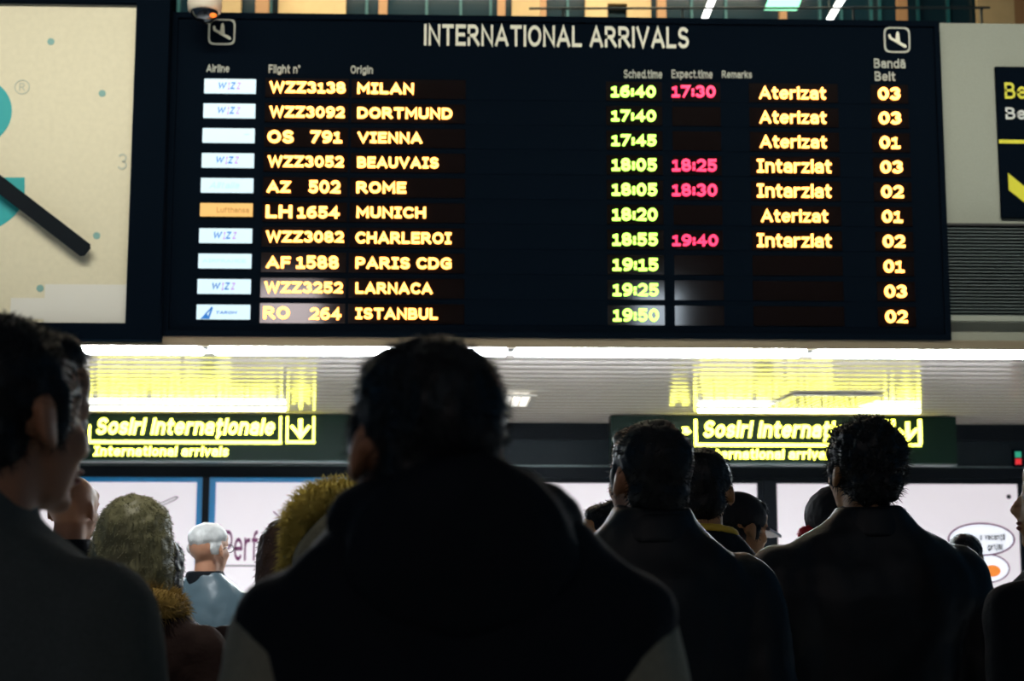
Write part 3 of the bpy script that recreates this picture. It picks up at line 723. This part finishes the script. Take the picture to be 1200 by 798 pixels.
def washer(x0, x1, watts, lab):
    r = root('wall_washer', ((x0 + x1) / 2, 6.0, 6.0), lab, 'wall washer', 'wall washers on the hall rail')
    tilt = Vector((0, 3.1, -2.0)).normalized()
    g = G(); g.box((x0, 5.86, 6.03), (x1, 6.10, 6.06), M['metal']); g.box((x0, 5.86, 5.82), (x1, 5.90, 6.03), M['metal'])
    for x in (x0 + .4, x1 - .4): g.tube((x, 6.0, 6.05), (x, 6.0, 9.2), .01, M['metal'])
    g.build('lamp_housing', r)
    L = bpy.data.lights.new('beam', 'AREA'); L.shape = 'RECTANGLE'; L.size = x1 - x0; L.size_y = .10; L.energy = watts; L.spread = math.radians(95); L.color = (1, .97, .86)
    o = bpy.data.objects.new('beam', L); COL.objects.link(o); o.parent = r; o.location = (0, .02, -.06); o.rotation_euler = tilt.to_track_quat('-Z', 'Z').to_euler()
washer(-4.4, -.6, LAMP_WASH, 'long wall washer lamp over the left of the crowd')
washer(.2, 5.2, LAMP_WASH * 1.15, 'long wall washer lamp over the right of the crowd')
pw = P(243, 640, 6.35)
spot(-1.6, (pw.x - .05, 6.1, 1.5), LAMP_WALKWAY, 13, 'rail spotlight aimed down at the white haired man', col=(.92, .97, 1))
spot(-.5, (-.55, 3.35, 1.6), LAMP_CROWD, 26, 'rail spotlight aimed down at the grey blonde woman', col=(1, .96, .8))
# lamp of the upper level
L = bpy.data.lights.new('beam', 'AREA'); L.energy = LAMP_UPPER; L.shape = 'RECTANGLE'; L.size = 8; L.size_y = .25; L.color = (1, .86, .62)
r = root('ceiling_batten', (.6, 15.6, 9.2), 'long ceiling lamp of the upper level', 'ceiling light')
G().box((-3.6, 15.45, 9.10), (4.8, 15.75, 9.2), M['vent']).build('lamp_housing', r)
o = bpy.data.objects.new('beam', L); COL.objects.link(o); o.parent = r; o.location = (0, 0, -.12); o.rotation_euler = (math.radians(18), 0, 0)
# lit gallery windows behind the photographer
def mirror(px, py, Y):
    d = ray(px, py); p = P(px, py, YB); d = Vector((d.x, -d.y, d.z)); return p + d * ((Y - p.y) / d.y)
for (x0, y0, x1, y1, m, lab) in ((300, 332, 374, 392, 'shopw', 'lit warm gallery window behind the crowd'), (746, 343, 797, 390, 'shop', 'lit bluish gallery window behind the crowd')):
    a, b = mirror(x0, y0, -6), mirror(x1, y1, -6)
    xa, xb, za, zb_ = min(a.x, b.x), max(a.x, b.x), min(a.z, b.z), max(a.z, b.z)
    r = root('gallery_window', ((xa + xb) / 2, -6, za), lab, 'window')
    G().box((xa, -6, za), (xb, -5.96, zb_), M[m]).build('pane', r)
    f = G(); t = .06
    f.box((xa - t, -6.05, za - t), (xa, -5.92, zb_ + t), M['metal']); f.box((xb, -6.05, za - t), (xb + t, -5.92, zb_ + t), M['metal']); f.box((xa, -6.05, zb_), (xb, -5.92, zb_ + t), M['metal']); f.box((xa, -6.05, za - t), (xb, -5.92, za), M['metal'])
    f.build('window_frame', r)
g = G(); g.box((-9, -6.4, 0), (10, -6.05, 9.2), M['dark2']); structure(g.build('wall_rear'))
#PEOPLE
# ================================================================== PEOPLE
def rings_loft(g, rings, n=20, p=2.4):
    """closed tube through rings (z, half width, half depth, y centre, x centre)"""
    V = []
    for r in rings:
        z, rx, ry = r[:3]; y0 = r[3] if len(r) > 3 else 0; x0 = r[4] if len(r) > 4 else 0
        for k in range(n):
            t = 2 * math.pi * k / n; c, s_ = math.cos(t), math.sin(t)
            V.append((x0 + rx * math.copysign(abs(c) ** (2 / p), c), y0 + ry * math.copysign(abs(s_) ** (2 / p), s_), z))
    m = len(rings)
    F = [(i * n + k, i * n + (k + 1) % n, (i + 1) * n + (k + 1) % n, (i + 1) * n + k) for i in range(m - 1) for k in range(n)]
    F += [tuple(range(n - 1, -1, -1)), tuple(range((m - 1) * n, m * n))]
    return g.add(V, F, None)
def limb(g, pts):
    """chain of (x, y, z, radius): tapered bones with balls at the joints"""
    for k, (x, y, z, r) in enumerate(pts):
        g.ball((x, y, z), r, None, 14, 9)
        if k: a = pts[k - 1]; g.tube(a[:3], (x, y, z), a[3], None, r, 14)
    return g
class Sh(G):
    def mi(s, m): return 0
def fuse(g, voxel, smooth=3, f=.5):
    """one continuous skin over the collected pieces"""
    me = bpy.data.meshes.new('t'); me.from_pydata(g.v, [], g.f); me.update()
    bm = bmesh.new(); bm.from_mesh(me); bmesh.ops.recalc_face_normals(bm, faces=bm.faces[:]); bm.to_mesh(me); bm.free()
    o = bpy.data.objects.new('t', me); COL.objects.link(o)
    r = o.modifiers.new('r', 'REMESH'); r.mode = 'VOXEL'; r.voxel_size = voxel; r.use_smooth_shade = True
    if smooth: k = o.modifiers.new('s', 'SMOOTH'); k.factor = f; k.iterations = smooth
    dg = bpy.context.evaluated_depsgraph_get(); dg.update()
    out = bpy.data.meshes.new_from_object(o.evaluated_get(dg))
    bpy.data.objects.remove(o); bpy.data.meshes.remove(me)
    return out
def arr(me):
    V = np.empty(len(me.vertices) * 3); me.vertices.foreach_get('co', V)
    N = np.empty(len(me.vertices) * 3); me.vertices.foreach_get('normal', N)
    return V.reshape(-1, 3), N.reshape(-1, 3)
def setco(me, V):
    me.vertices.foreach_set('co', V.astype(np.float32).ravel()); me.update()
def rumple(me, amp, sc, seed=0, oct=2):
    V, N = arr(me); o = Vector((seed * 3.1, seed * 1.7, seed))
    d = np.array([noise.fractal(Vector((v[0], v[1], v[2] * .8)) * sc + o, 1.0, 2.0, oct) for v in V])
    setco(me, V + N * (d * amp)[:, None]); return me
def place(me, Rm, head_pivot):
    V, _ = arr(me); T_ = np.array(Rm.translation); Rm = np.array(Rm.to_3x3()); c = np.array(head_pivot)
    setco(me, (V - c) @ Rm.T + c + T_); return me
def fibres(me, n, length, width, flow=(0, 0, -.4), jitter=.5, keep=None, sd=1):
    """short tapering hairs growing out of a skin; joined to that skin"""
    R_ = np.random.default_rng(sd); V, N = arr(me)
    idx = np.arange(len(V)) if keep is None else np.nonzero(keep(V))[0]
    pick = R_.choice(idx, n); A = V[pick] - N[pick] * width * 2
    D = N[pick] + np.array(flow) + R_.normal(0, jitter, (n, 3)); D /= np.linalg.norm(D, axis=1)[:, None]
    L = length * R_.uniform(.55, 1.2, n)[:, None]
    T = np.cross(D, R_.normal(0, 1, (n, 3))); T /= np.linalg.norm(T, axis=1)[:, None]; Bt = np.cross(D, T)
    ring_ = [A + width * (math.cos(a) * T + math.sin(a) * Bt) for a in (0, 2.094, 4.189)]
    droop = np.array([0, 0, -.25]) * L
    mid = [A + D * L * .55 + droop * .2 + .6 * width * (math.cos(a) * T + math.sin(a) * Bt) for a in (0, 2.094, 4.189)]
    tip = A + D * L + droop
    HV = np.stack(ring_ + mid + [tip], 1).reshape(-1, 3); o = np.arange(n)[:, None] * 7
    quads = [(0, 1, 4, 3), (1, 2, 5, 4), (2, 0, 3, 5)]; tris = [(3, 4, 6), (4, 5, 6), (5, 3, 6)]
    b = len(V)
    F = [tuple(p.vertices) for p in me.polygons]
    for q in quads: F += [tuple(r) for r in (o + b + np.array(q)).tolist()]
    for q in tris: F += [tuple(r) for r in (o + b + np.array(q)).tolist()]
    out = bpy.data.meshes.new('t'); out.from_pydata(np.vstack([V, HV]).tolist(), [], F); out.update()
    out.polygons.foreach_set('use_smooth', [True] * len(out.polygons))
    bpy.data.meshes.remove(me); return out
def child(name, me, m, parent, loc=(0, 0, 0)):
    me.name = name; me.materials.clear(); me.materials.append(m)
    o = bpy.data.objects.new(name, me); COL.objects.link(o); o.parent = parent; o.location = loc; return o

SK = dict(pale=mat('skin_pale', (.60, .29, .17), .5, bump=.05, scale=180), mid=mat('skin_tan', (.40, .18, .09), .5, bump=.05, scale=180), warm=mat('skin_warm', (.50, .25, .10), .5, bump=.05, scale=180))
HR = dict(black=mat('hair_black', (.006, .007, .008), .45, spec=.3), dark=mat('hair_dark_brown', (.012, .010, .008), .45, spec=.3), brown=mat('hair_brown', (.07, .035, .018), .5), grey=mat('hair_grey_blonde', (.20, .19, .10), .5), white=mat('hair_white', (.75, .75, .72), .5))
CL = dict(black=mat('coat_black', (.006, .008, .011), .8, bump=.15, scale=90, spec=.15), navy=mat('coat_navy', (.006, .010, .016), .75, bump=.15, scale=90, spec=.2), leather=mat('leather_black', (.007, .009, .011), .5, bump=.12, scale=40, spec=.3),
    wool=mat('coat_grey_wool', (.075, .088, .085), .9, bump=.4, scale=260, var=.15, spec=.1), greysleeve=mat('sleeve_grey', (.22, .21, .15), .9, bump=.3, scale=200, var=.1), oldleather=mat('jacket_grey_blue', (.10, .15, .175), .33, bump=.1, scale=30),
    brown=mat('coat_dark_brown', (.020, .009, .008), .85, bump=.2, scale=80, spec=.2), olive=mat('parka_olive', (.045, .042, .026), .85, bump=.3, scale=120), fur=mat('fur_olive_gold', (.55, .43, .09), .8), furbrown=mat('fur_brown_gold', (.26, .16, .03), .8),
    trousers=mat('trousers_dark', (.012, .013, .016), .85), shoe=mat('shoe_black', (.01, .01, .01), .4), red=mat('bobble_red', (.75, .02, .04), .7), yellow=mat('collar_yellow', (.75, .48, .04), .7), strap=mat('strap_orange', (.75, .28, .04), .7), blackcap=mat('cap_black', (.006, .006, .008), .8), brim=mat('cap_brim_white', (.85, .87, .9), .6), eye=mat('eye_white', (.7, .7, .68), .3), iris=mat('eye_iris', (.03, .02, .015), .2), lips=mat('lips', (.30, .09, .07), .45), wire=mat('wire_black', (.01, .01, .01), .4))

HP = (0, -.03, 1.545)                                  # pivot of the head on the neck, for a 1.76 m person
def head_pieces(g, ears=True, z=1.642):
    b = lambda c, r, rot=None: g.ball((c[0], c[1], c[2] + z), r, None, 22, 14, rot)
    b((0, -.010, .028), (.076, .097, .090)); b((0, .030, -.028), (.061, .062, .078)); b((0, .034, -.074), (.049, .048, .036)); b((0, .074, -.096), (.020, .018, .016))
    b((0, .072, .022), (.054, .020, .013)); b((0, .062, .050), (.056, .030, .034))
    limb(g, [(0, .086, z + .006, .009), (0, .100, z - .014, .010), (0, .107, z - .030, .012)])
    for s_ in (-1, 1):
        b((s_ * .011, .095, -.034), (.009, .011, .008)); b((s_ * .040, .058, -.026), (.022, .022, .024)); b((s_ * .031, .0735, .012), (.019, .0125, .0065)); b((s_ * .031, .0725, -.0105), (.017, .0115, .0055))
        if ears:
            q = Euler((0, s_ * -.12, s_ * .42)).to_quaternion()
            b((s_ * .081, -.012, -.006), (.008, .021, .032), q); b((s_ * .079, -.004, -.028), (.008, .011, .014))
    b((0, .089, -.057), (.024, .011, .006)); b((0, .088, -.068), (.021, .011, .007))
    limb(g, [(0, -.018, z - .06, .056), (0, -.030, z - .13, .056), (0, -.034, z - .20, .064)])
def hand(g, s_, x, y, z):
    """relaxed hand hanging at the wrist, palm towards the thigh"""
    g.ball((x, y, z - .045), (.017, .036, .048), None, 14, 9)
    for k, (dy, L) in enumerate(((.030, .068), (.011, .078), (-.009, .072), (-.027, .056))):
        limb(g, [(x, y + dy, z - .080, .0095), (x - s_ * .004, y + dy * 1.08, z - .080 - L * .48, .0088), (x - s_ * .016, y + dy * 1.08, z - .080 - L * .88, .0080)])
    limb(g, [(x, y + .024, z - .03, .013), (x - s_ * .006, y + .050, z - .062, .0105), (x - s_ * .010, y + .054, z - .092, .009)])
PEOPLE_N = [0]
def person(px, py, d, label, face=0., turn=0., nod=0., tilt=0., skin='mid', hair='black', style='short', coat='black', bulk=1., wide=1., sh=0., collar='turn', extra=None, hair_n=1400, hair_l=.014, female=False, smooth_hair=False, voxel=.0085, sleeve=None, group=None, shift=(0, 0), yoke=None, collar_coat=None):
    """px, py: crown of the head in the photograph; d: distance into the hall; face: heading of the body, degrees clockwise from straight ahead; turn: heading of the head"""
    PEOPLE_N[0] += 1; sd = PEOPLE_N[0]
    c = P(px, py, d); H = c.z; s = H / 1.765
    hr = Matrix.Rotation(-math.radians(turn - face), 4, 'Z') @ Matrix.Rotation(math.radians(nod), 4, 'X') @ Matrix.Rotation(math.radians(tilt), 4, 'Y')
    sx = wide
    sho = (.180 * sx, -.012, 1.385 + sh); elb = (.245 * sx, -.035, 1.11 + sh * .6); wri = (.255 * sx, .05, .875)
    # ---- body: head, neck, trunk, arms with hands, legs, feet in one skin
    hd = Sh(); head_pieces(hd)
    hr = Matrix.Translation(Vector((-shift[0] / s, -shift[1] / s, 0))) @ hr
    hv = np.array(hd.v) - np.array(HP); hv = hv @ np.array(hr.to_3x3()).T + np.array(HP) + np.array(hr.translation); hd.v = [tuple(v) for v in hv]
    g = Sh(); g.v = hd.v; g.f = hd.f; g.m = hd.m
    rings_loft(g, [(.84, .15, .095), (.95, .165, .105), (1.08, .145, .092), (1.22, .158, .10, -.005), (1.34, .165 * sx, .098, -.012), (1.40 + sh, .15 * sx, .08, -.02), (1.45 + sh, .10, .068, -.028), (1.50, .058, .056, -.032)])
    for q in (-1, 1):
        limb(g, [(q * sho[0], sho[1], sho[2] - .02, .052), (q * elb[0], elb[1], elb[2], .040), (q * wri[0], wri[1], wri[2], .027)])
        hand(g, q, q * wri[0], wri[1] + .005, wri[2] + .01)
        limb(g, [(q * .085, 0, .90, .088), (q * .10, .012, .50, .056), (q * .105, -.02, .09, .038)]); g.ball((q * .108, .05, .048), (.042, .115, .042), None, 14, 9)
    me = fuse(g, voxel, 3)
    V, _ = arr(me); setco(me, V * s)
    me.name = 'person'; me.materials.append(SK[skin])
    o = bpy.data.objects.new('person', me); COL.objects.link(o)
    # the crown of the turned head is what the photograph shows; the feet stand below it
    top = (Vector((0, -.012, 1.762)) - Vector(HP)); top = (hr.to_3x3() @ top + Vector(HP)) * s
    rz = Matrix.Rotation(-math.radians(face), 4, 'Z'); off = rz @ top
    o.location = (c.x - off.x + shift[0], c.y - off.y + shift[1], 0); o.rotation_euler = (0, 0, -math.radians(face))
    tag(o, label, 'person', group)
    def fin(me, head=False):
        if head: place(me, hr, HP)
        V, _ = arr(me); setco(me, V * s); return me
    # ---- eyes
    for q in (-1, 1):
        e = G(); e.ball((q * .031, .0735, 1.642 + .001), .0118, CL['eye'], 14, 9); e.ball((q * .031, .0825, 1.642 + .001), (.0056, .0036, .0056), CL['iris'], 10, 7)
        m2 = bpy.data.meshes.new('eye'); m2.from_pydata(e.v, [], e.f); m2.materials.append(CL['eye']); m2.materials.append(CL['iris']); m2.polygons.foreach_set('material_index', e.m); m2.update()
        fin(m2, True); eo = bpy.data.objects.new('eye', m2); COL.objects.link(eo); eo.parent = o
    lp = G(); lp.ball((0, .0925, 1.642 - .057), (.023, .010, .0055), CL['lips'], 16, 9); lp.ball((0, .0915, 1.642 - .0675), (.020, .0105, .0062), CL['lips'], 16, 9)
    m2 = bpy.data.meshes.new('lips'); m2.from_pydata(lp.v, [], lp.f); m2.polygons.foreach_set('use_smooth', [True] * len(m2.polygons)); m2.update(); child('lips', fin(m2, True), CL['lips'], o)
    # ---- hair
    z = 1.642
    if style != 'none':
        h = Sh()
        if style in ('short', 'spiky', 'crop'):
            t = {'short': .0, 'spiky': .006, 'crop': -.004}[style]
            h.ball((0, -.020, z + .040), (.082 + t, .102 + t, .088 + t), None, 26, 16); h.ball((0, -.048, z - .022), (.069 + t * .5, .062 + t, .062), None, 20, 12)
            for q in (-1, 1): h.ball((q * .071, .012, z + .004), (.011 + t, .020, .042), None, 12, 9)
            h.ball((0, .045, z + .082), (.060, .040, .030), None, 16, 10)
        elif style == 'bald':
            h.ball((0, -.014, z + .058), (.080, .1005, .066), None, 26, 16)
            for q in (-1, 1): h.ball((q * .066, -.03, z + .012), (.014, .05, .03), None, 14, 10)
        elif style == 'bob':
            h.ball((0, -.020, z + .036), (.096, .110, .094), None, 26, 16)
            rings_loft(h, [(z - .175, .080, .062, -.045), (z - .13, .104, .085, -.040), (z - .06, .110, .092, -.036), (z + .02, .102, .098, -.03), (z + .08, .07, .07, -.02)], 22, 2.2)
        elif style == 'long':
            h.ball((0, -.018, z + .036), (.090, .108, .092), None, 26, 16)
            rings_loft(h, [(z - .26, .07, .04, -.080), (z - .16, .095, .065, -.062), (z - .06, .096, .084, -.044), (z + .04, .09, .095, -.03)], 22, 2.2)
        m2 = fuse(h, .006, 3)
        if not smooth_hair:
            rumple(m2, .005 if style != 'spiky' else .010, 34 if style != 'spiky' else 45, sd)
            fl = (0, -.15, -.55) if style in ('bob', 'long') else ((0, 0, .45) if style == 'spiky' else (0, .1, -.3))
            m2 = fibres(m2, hair_n, hair_l, .0011, fl, .35, sd=sd)
        child('hair', fin(m2, True), HR[hair], o)
    # ---- jacket
    j = Sh(); B_ = bulk; k = 1.06 if female else 1.
    rings_loft(j, [(.80, .185 * B_ * k, .135 * B_), (.95, .195 * B_ * k, .142 * B_), (1.10, .186 * B_, .138 * B_), (1.24, .205 * B_, .140 * B_, -.006), (1.33 + sh, .218 * sx * B_, .136 * B_, -.012),
                   ] + (yoke or [(1.385 + sh, .212 * sx * B_, .122 * B_, -.018), (1.425 + sh, .188 * sx, .108, -.024), (1.455 + sh, .155 * sx, .098, -.028), (1.485 + sh, .120, .090, -.031), (1.515 + sh, .092, .082, -.033), (1.540 + sh, .080, .075, -.034)]), 26, 2.4)
    arm = lambda q, r: [(q * (sho[0] + .006), sho[1], sho[2] - .022, .082 * r), (q * (sho[0] + elb[0]) / 2 * 1.02, (sho[1] + elb[1]) / 2, (sho[2] + elb[2]) / 2, .074 * r), (q * elb[0], elb[1], elb[2], .066 * r), (q * wri[0], wri[1], wri[2] + .02, .046 * r)]
    if sleeve is None:
        for q in (-1, 1): limb(j, arm(q, B_))
    else:
        for q in (-1, 1): j.ball((q * sho[0] * .97, sho[1], sho[2] + .010), (.090, .095, .062), None, 18, 12)
    m2 = fuse(j, .011, 4); rumple(m2, .012, 7, sd, 3)
    jk = child('jacket', fin(m2), CL[coat], o)
    if sleeve:
        for q in (-1, 1):
            a = Sh(); limb(a, arm(q, B_ * 1.06)); m2 = fuse(a, .011, 4); rumple(m2, .010, 8, sd + 2, 3)
            child('sleeve', fin(m2), CL[sleeve], jk)['label'] = 'grey jacket sleeve'
    # ---- collar or hood
    def torus(R1, R2, r, zc, yc, pinch=1., n=30, front=1.):
        t_ = Sh()
        pts = []
        for i in range(n + 1):
            a = 2 * math.pi * i / n; pts.append((R1 * math.cos(a), yc + R2 * math.sin(a), zc + .02 * -math.sin(a), r * (1 if math.sin(a) < .5 else front)))
        return limb(t_, pts)
    if collar == 'turn':
        t_ = Sh(); rings_loft(t_, [(1.465 + sh, .104, .094, -.030), (1.50 + sh, .096, .085, -.032), (1.545 + sh * .6, .080, .075, -.034)], 24, 2.2); m2 = fuse(t_, .008, 2); child('collar', fin(m2), CL[collar_coat or coat], jk)
    elif collar == 'hood':
        t_ = torus(.105, .085, .040, 1.505 + sh * .8, -.040, front=.7); t_.ball((0, -.115, 1.47 + sh), (.125, .070, .10), None, 20, 12); m2 = fuse(t_, .010, 4); rumple(m2, .010, 14, sd); child('hood', fin(m2), CL[coat], jk)
    elif collar in ('fur', 'furbrown'):
        m2 = fuse(torus(.108, .090, .042, 1.488 + sh, -.036), .010, 2); m2 = fibres(m2, 3200, .030, .0013, (0, 0, .2), .5, sd=sd); child('fur_collar', fin(m2), CL[collar], jk)['label'] = 'fluffy fur collar'
    elif collar == 'yellow':
        m2 = fuse(torus(.092, .086, .012, 1.525 + sh, -.036), .008, 2); child('collar', fin(m2), CL['yellow'], jk)['label'] = 'yellow collar edge'
    # ---- trousers and shoes
    t_ = Sh(); rings_loft(t_, [(.80, .165, .115), (.88, .175, .118), (.96, .165, .11)], 20)
    for q in (-1, 1): limb(t_, [(q * .085, 0, .86, .098), (q * .10, .012, .50, .075), (q * .105, -.02, .07, .060)])
    child('trousers', fin(fuse(t_, .014, 3)), CL['trousers'], o)
    for q in (-1, 1):
        t_ = Sh(); t_.ball((q * .108, .052, .052), (.050, .130, .046), None, 18, 12); t_.ball((q * .106, -.03, .075), (.046, .052, .060), None, 14, 10); t_.box((q * .108 - .044, -.07, .002), (q * .108 + .044, .165, .030), None)
        child('shoe', fin(fuse(t_, .009, 3)), CL['shoe'], o)
    if extra: extra(o, jk, fin, sd)
    return o

def parka_hood(o, jk, fin, sd):
    h = Sh(); z = 1.642
    h.ball((0, -.030, z + .010), (.135, .140, .135), None, 26, 16); rings_loft(h, [(1.44, .15, .13, -.035), (1.52, .13, .125, -.035), (1.60, .128, .128, -.03)], 24, 2.2)
    m2 = fuse(h, .010, 3); rumple(m2, .010, 12, sd); hood = child('hood', fin(m2, True), CL['olive'], jk)
    t_ = Sh(); n = 30; pts = []
    for i in range(n + 1):
        a = 2 * math.pi * i / n; pts.append((.122 * math.copysign(abs(math.cos(a)) ** .55, math.cos(a)), .030 - .02 * math.sin(a), z + .050 + .112 * math.copysign(abs(math.sin(a)) ** .55, math.sin(a)), .034))
    limb(t_, pts); m2 = fuse(t_, .010, 2); m2 = fibres(m2, 9000, .028, .0013, (0, -.1, .2), .6, sd=sd)
    child('fur_trim', fin(m2, True), CL['fur'], hood)['label'] = 'fluffy golden fur trim of the hood'
def cap(o, jk, fin, sd):
    z = 1.642
    h = Sh(); h.ball((0, -.016, z + .048), (.088, .106, .084), None, 26, 16); m2 = fuse(h, .007, 2)
    V, _ = arr(m2); V[:, 2] = np.maximum(V[:, 2], z + .012 - .0 * V[:, 1]); setco(m2, V)
    cp = child('cap', fin(m2, True), CL['blackcap'], o)
    g = G(); n = 16; top = []; bot = []
    for i in range(n + 1):
        a = math.pi * i / n
        top.append((.072 * math.cos(a), .070 + .095 * math.sin(a), z + .030 - .030 * math.sin(a) - .018 * abs(math.cos(a))))
    V = [(0, .04, z + .032)] + top + [(0, .04, z + .024)] + [(x, y, q - .008) for x, y, q in top]
    m_ = n + 2
    F = [(0, i, i + 1) for i in range(1, n + 1)] + [(m_, m_ + i + 1, m_ + i) for i in range(1, n + 1)] + [(i, m_ + i, m_ + i + 1, i + 1) for i in range(1, n + 1)]
    m2 = bpy.data.meshes.new('b'); m2.from_pydata(V, [], F); m2.update()
    child('cap_brim', fin(m2, True), CL['brim'], cp)['label'] = 'white cap brim'
    st = Sh(); limb(st, [(.125, -.135, 1.20, .016), (.135, -.125, 1.34, .016), (.13, -.05, 1.435, .016), (.125, .06, 1.40, .016), (.12, .13, 1.28, .016)]); child('shoulder_strap', fin(fuse(st, .008, 2)), CL['strap'], o)['label'] = 'orange shoulder strap'
def hat_bobble(o, jk, fin, sd):
    z = 1.642
    h = Sh(); h.ball((0, -.014, z + .040), (.106, .118, .104), None, 26, 16); h.ball((0, -.03, z - .02), (.092, .092, .07), None, 20, 12)
    m2 = fuse(h, .008, 2); rumple(m2, .003, 60, sd); hat = child('knit_hat', fin(m2, True), CL['blackcap'], o)
    b = Sh(); b.ball((-.108, -.02, z - .020), .030, None, 16, 10); limb(b, [(-.088, -.02, z + .0, .006), (-.105, -.02, z - .02, .006)]); m2 = fuse(b, .006, 1); m2 = fibres(m2, 900, .010, .001, (0, 0, 0), .4, sd=sd)
    child('bobble', fin(m2, True), CL['red'], hat)['label'] = 'red bobble at the side of the hat'
def glasses(o, jk, fin, sd):
    z = 1.642; g = Sh()
    for q in (-1, 1):
        limb(g, [(q * .066, .088, z + .008, .0022), (q * .083, .01, z + .010, .0022), (q * .086, -.024, z - .004, .0022)])
        n = 14
        limb(g, [(q * .034 + .026 * math.cos(2 * math.pi * i / n), .098, z + .019 * math.sin(2 * math.pi * i / n), .002) for i in range(n + 1)])
    limb(g, [(-.010, .100, z + .006, .002), (.010, .100, z + .006, .002)])
    me = bpy.data.meshes.new('glasses'); me.from_pydata(g.v, [], g.f); me.update(); child('glasses', fin(me, True), CL['wire'], o)

# far ones first
person(243, 613, 6.3, 'balding white haired man with glasses in a shiny grey blue jacket', face=8, turn=30, nod=4, skin='pale', hair='white', style='bald', coat='oldleather', hair_n=500, hair_l=.008, extra=glasses, bulk=1.0, sh=.01, collar_coat='black')
person(1130, 626, 6.6, 'short dark haired person in front of the speech bubble poster', face=10, turn=32, skin='warm', coat='black', female=True)
person(86, 556, 5.2, 'bald person beyond the man in the grey wool coat', face=10, turn=20, skin='mid', style='none', coat='black')
person(188, 630, 4.9, 'dark haired person hidden beyond the grey haired woman', face=0, turn=5, coat='navy', hair='black', style='long', female=True)
person(160, 583, 3.75, 'grey blonde woman in a dark brown coat with a fur collar', face=4, turn=6, skin='pale', hair='grey', style='bob', coat='brown', collar='furbrown', female=True, hair_n=4500, hair_l=.013, sh=-.01)
person(338, 609, 4.3, 'brown haired person left of the fur trimmed hood', face=5, turn=0, hair='brown', style='long', coat='brown', female=True)
person(424, 604, 2.75, 'person in an olive parka with the fur trimmed hood up', face=-5, turn=-8, style='none', coat='olive', collar=None, extra=parka_hood, female=True, bulk=1.05, shift=(.04, 0))
person(868, 578, 5.1, 'person in a black cap with a white brim, beside the door frame', face=25, turn=62, nod=-6, skin='warm', hair='black', style='crop', coat='black', extra=cap, wide=.82, bulk=.9, female=True)
person(823, 527, 4.4, 'dark haired person with a yellow collar, right behind the leather jacket man', face=15, turn=12, hair='black', style='short', coat='navy', collar='yellow', skin='warm')
person(718, 587, 3.95, 'small dark haired person peeking out left of the leather jacket man', face=-40, turn=-80, skin='warm', hair='black', style='short', coat='black', female=True, wide=.85, bulk=.9, shift=(.06, 0))
person(765, 495, 3.25, 'short haired man in a dark leather jacket, left end of the right sign above him', face=2, turn=-24, nod=6, skin='mid', hair='black', style='short', coat='leather', bulk=1.04, wide=1.0, sh=.045)
person(980, 576, 4.75, 'person in a black knit hat with a red bobble', face=0, turn=-10, style='none', coat='black', extra=hat_bobble, wide=.9, shift=(.06, 0))
person(1015, 494, 3.8, 'tall spiky haired man in a dark jacket, under the arrow of the right sign', face=0, turn=-16, nod=5, skin='warm', hair='black', style='spiky', coat='leather', bulk=1.06, wide=1.16, sh=.02, hair_n=2600, hair_l=.022)
person(1258, 520, 3.2, 'man in profile cut off by the right edge of the photo', face=-35, turn=-62, nod=4, skin='warm', hair='black', coat='black', sh=.03)
person(22, 376, 1.92, 'man in a grey wool coat turned to the right, nearest on the left', face=24, turn=36, nod=-2, skin='mid', hair='black', coat='wool', voxel=.007, bulk=1.0, wide=1.0, sh=.03, hair_n=2500, shift=(-.04, 0))
person(505, 399, 1.67, 'big dark haired man from behind in the centre foreground', face=-4, turn=-24, nod=6, skin='mid', hair='black', coat='black', collar='hood', sleeve='greysleeve', voxel=.007, bulk=1.0, wide=.93, sh=.065, hair_n=3000, shift=(.034, 0),
       yoke=[(1.40, .222, .128, -.012), (1.46, .226, .128, -.016), (1.50, .206, .118, -.022), (1.55, .152, .106, -.03), (1.59, .110, .096, -.034), (1.62, .080, .085, -.036)])
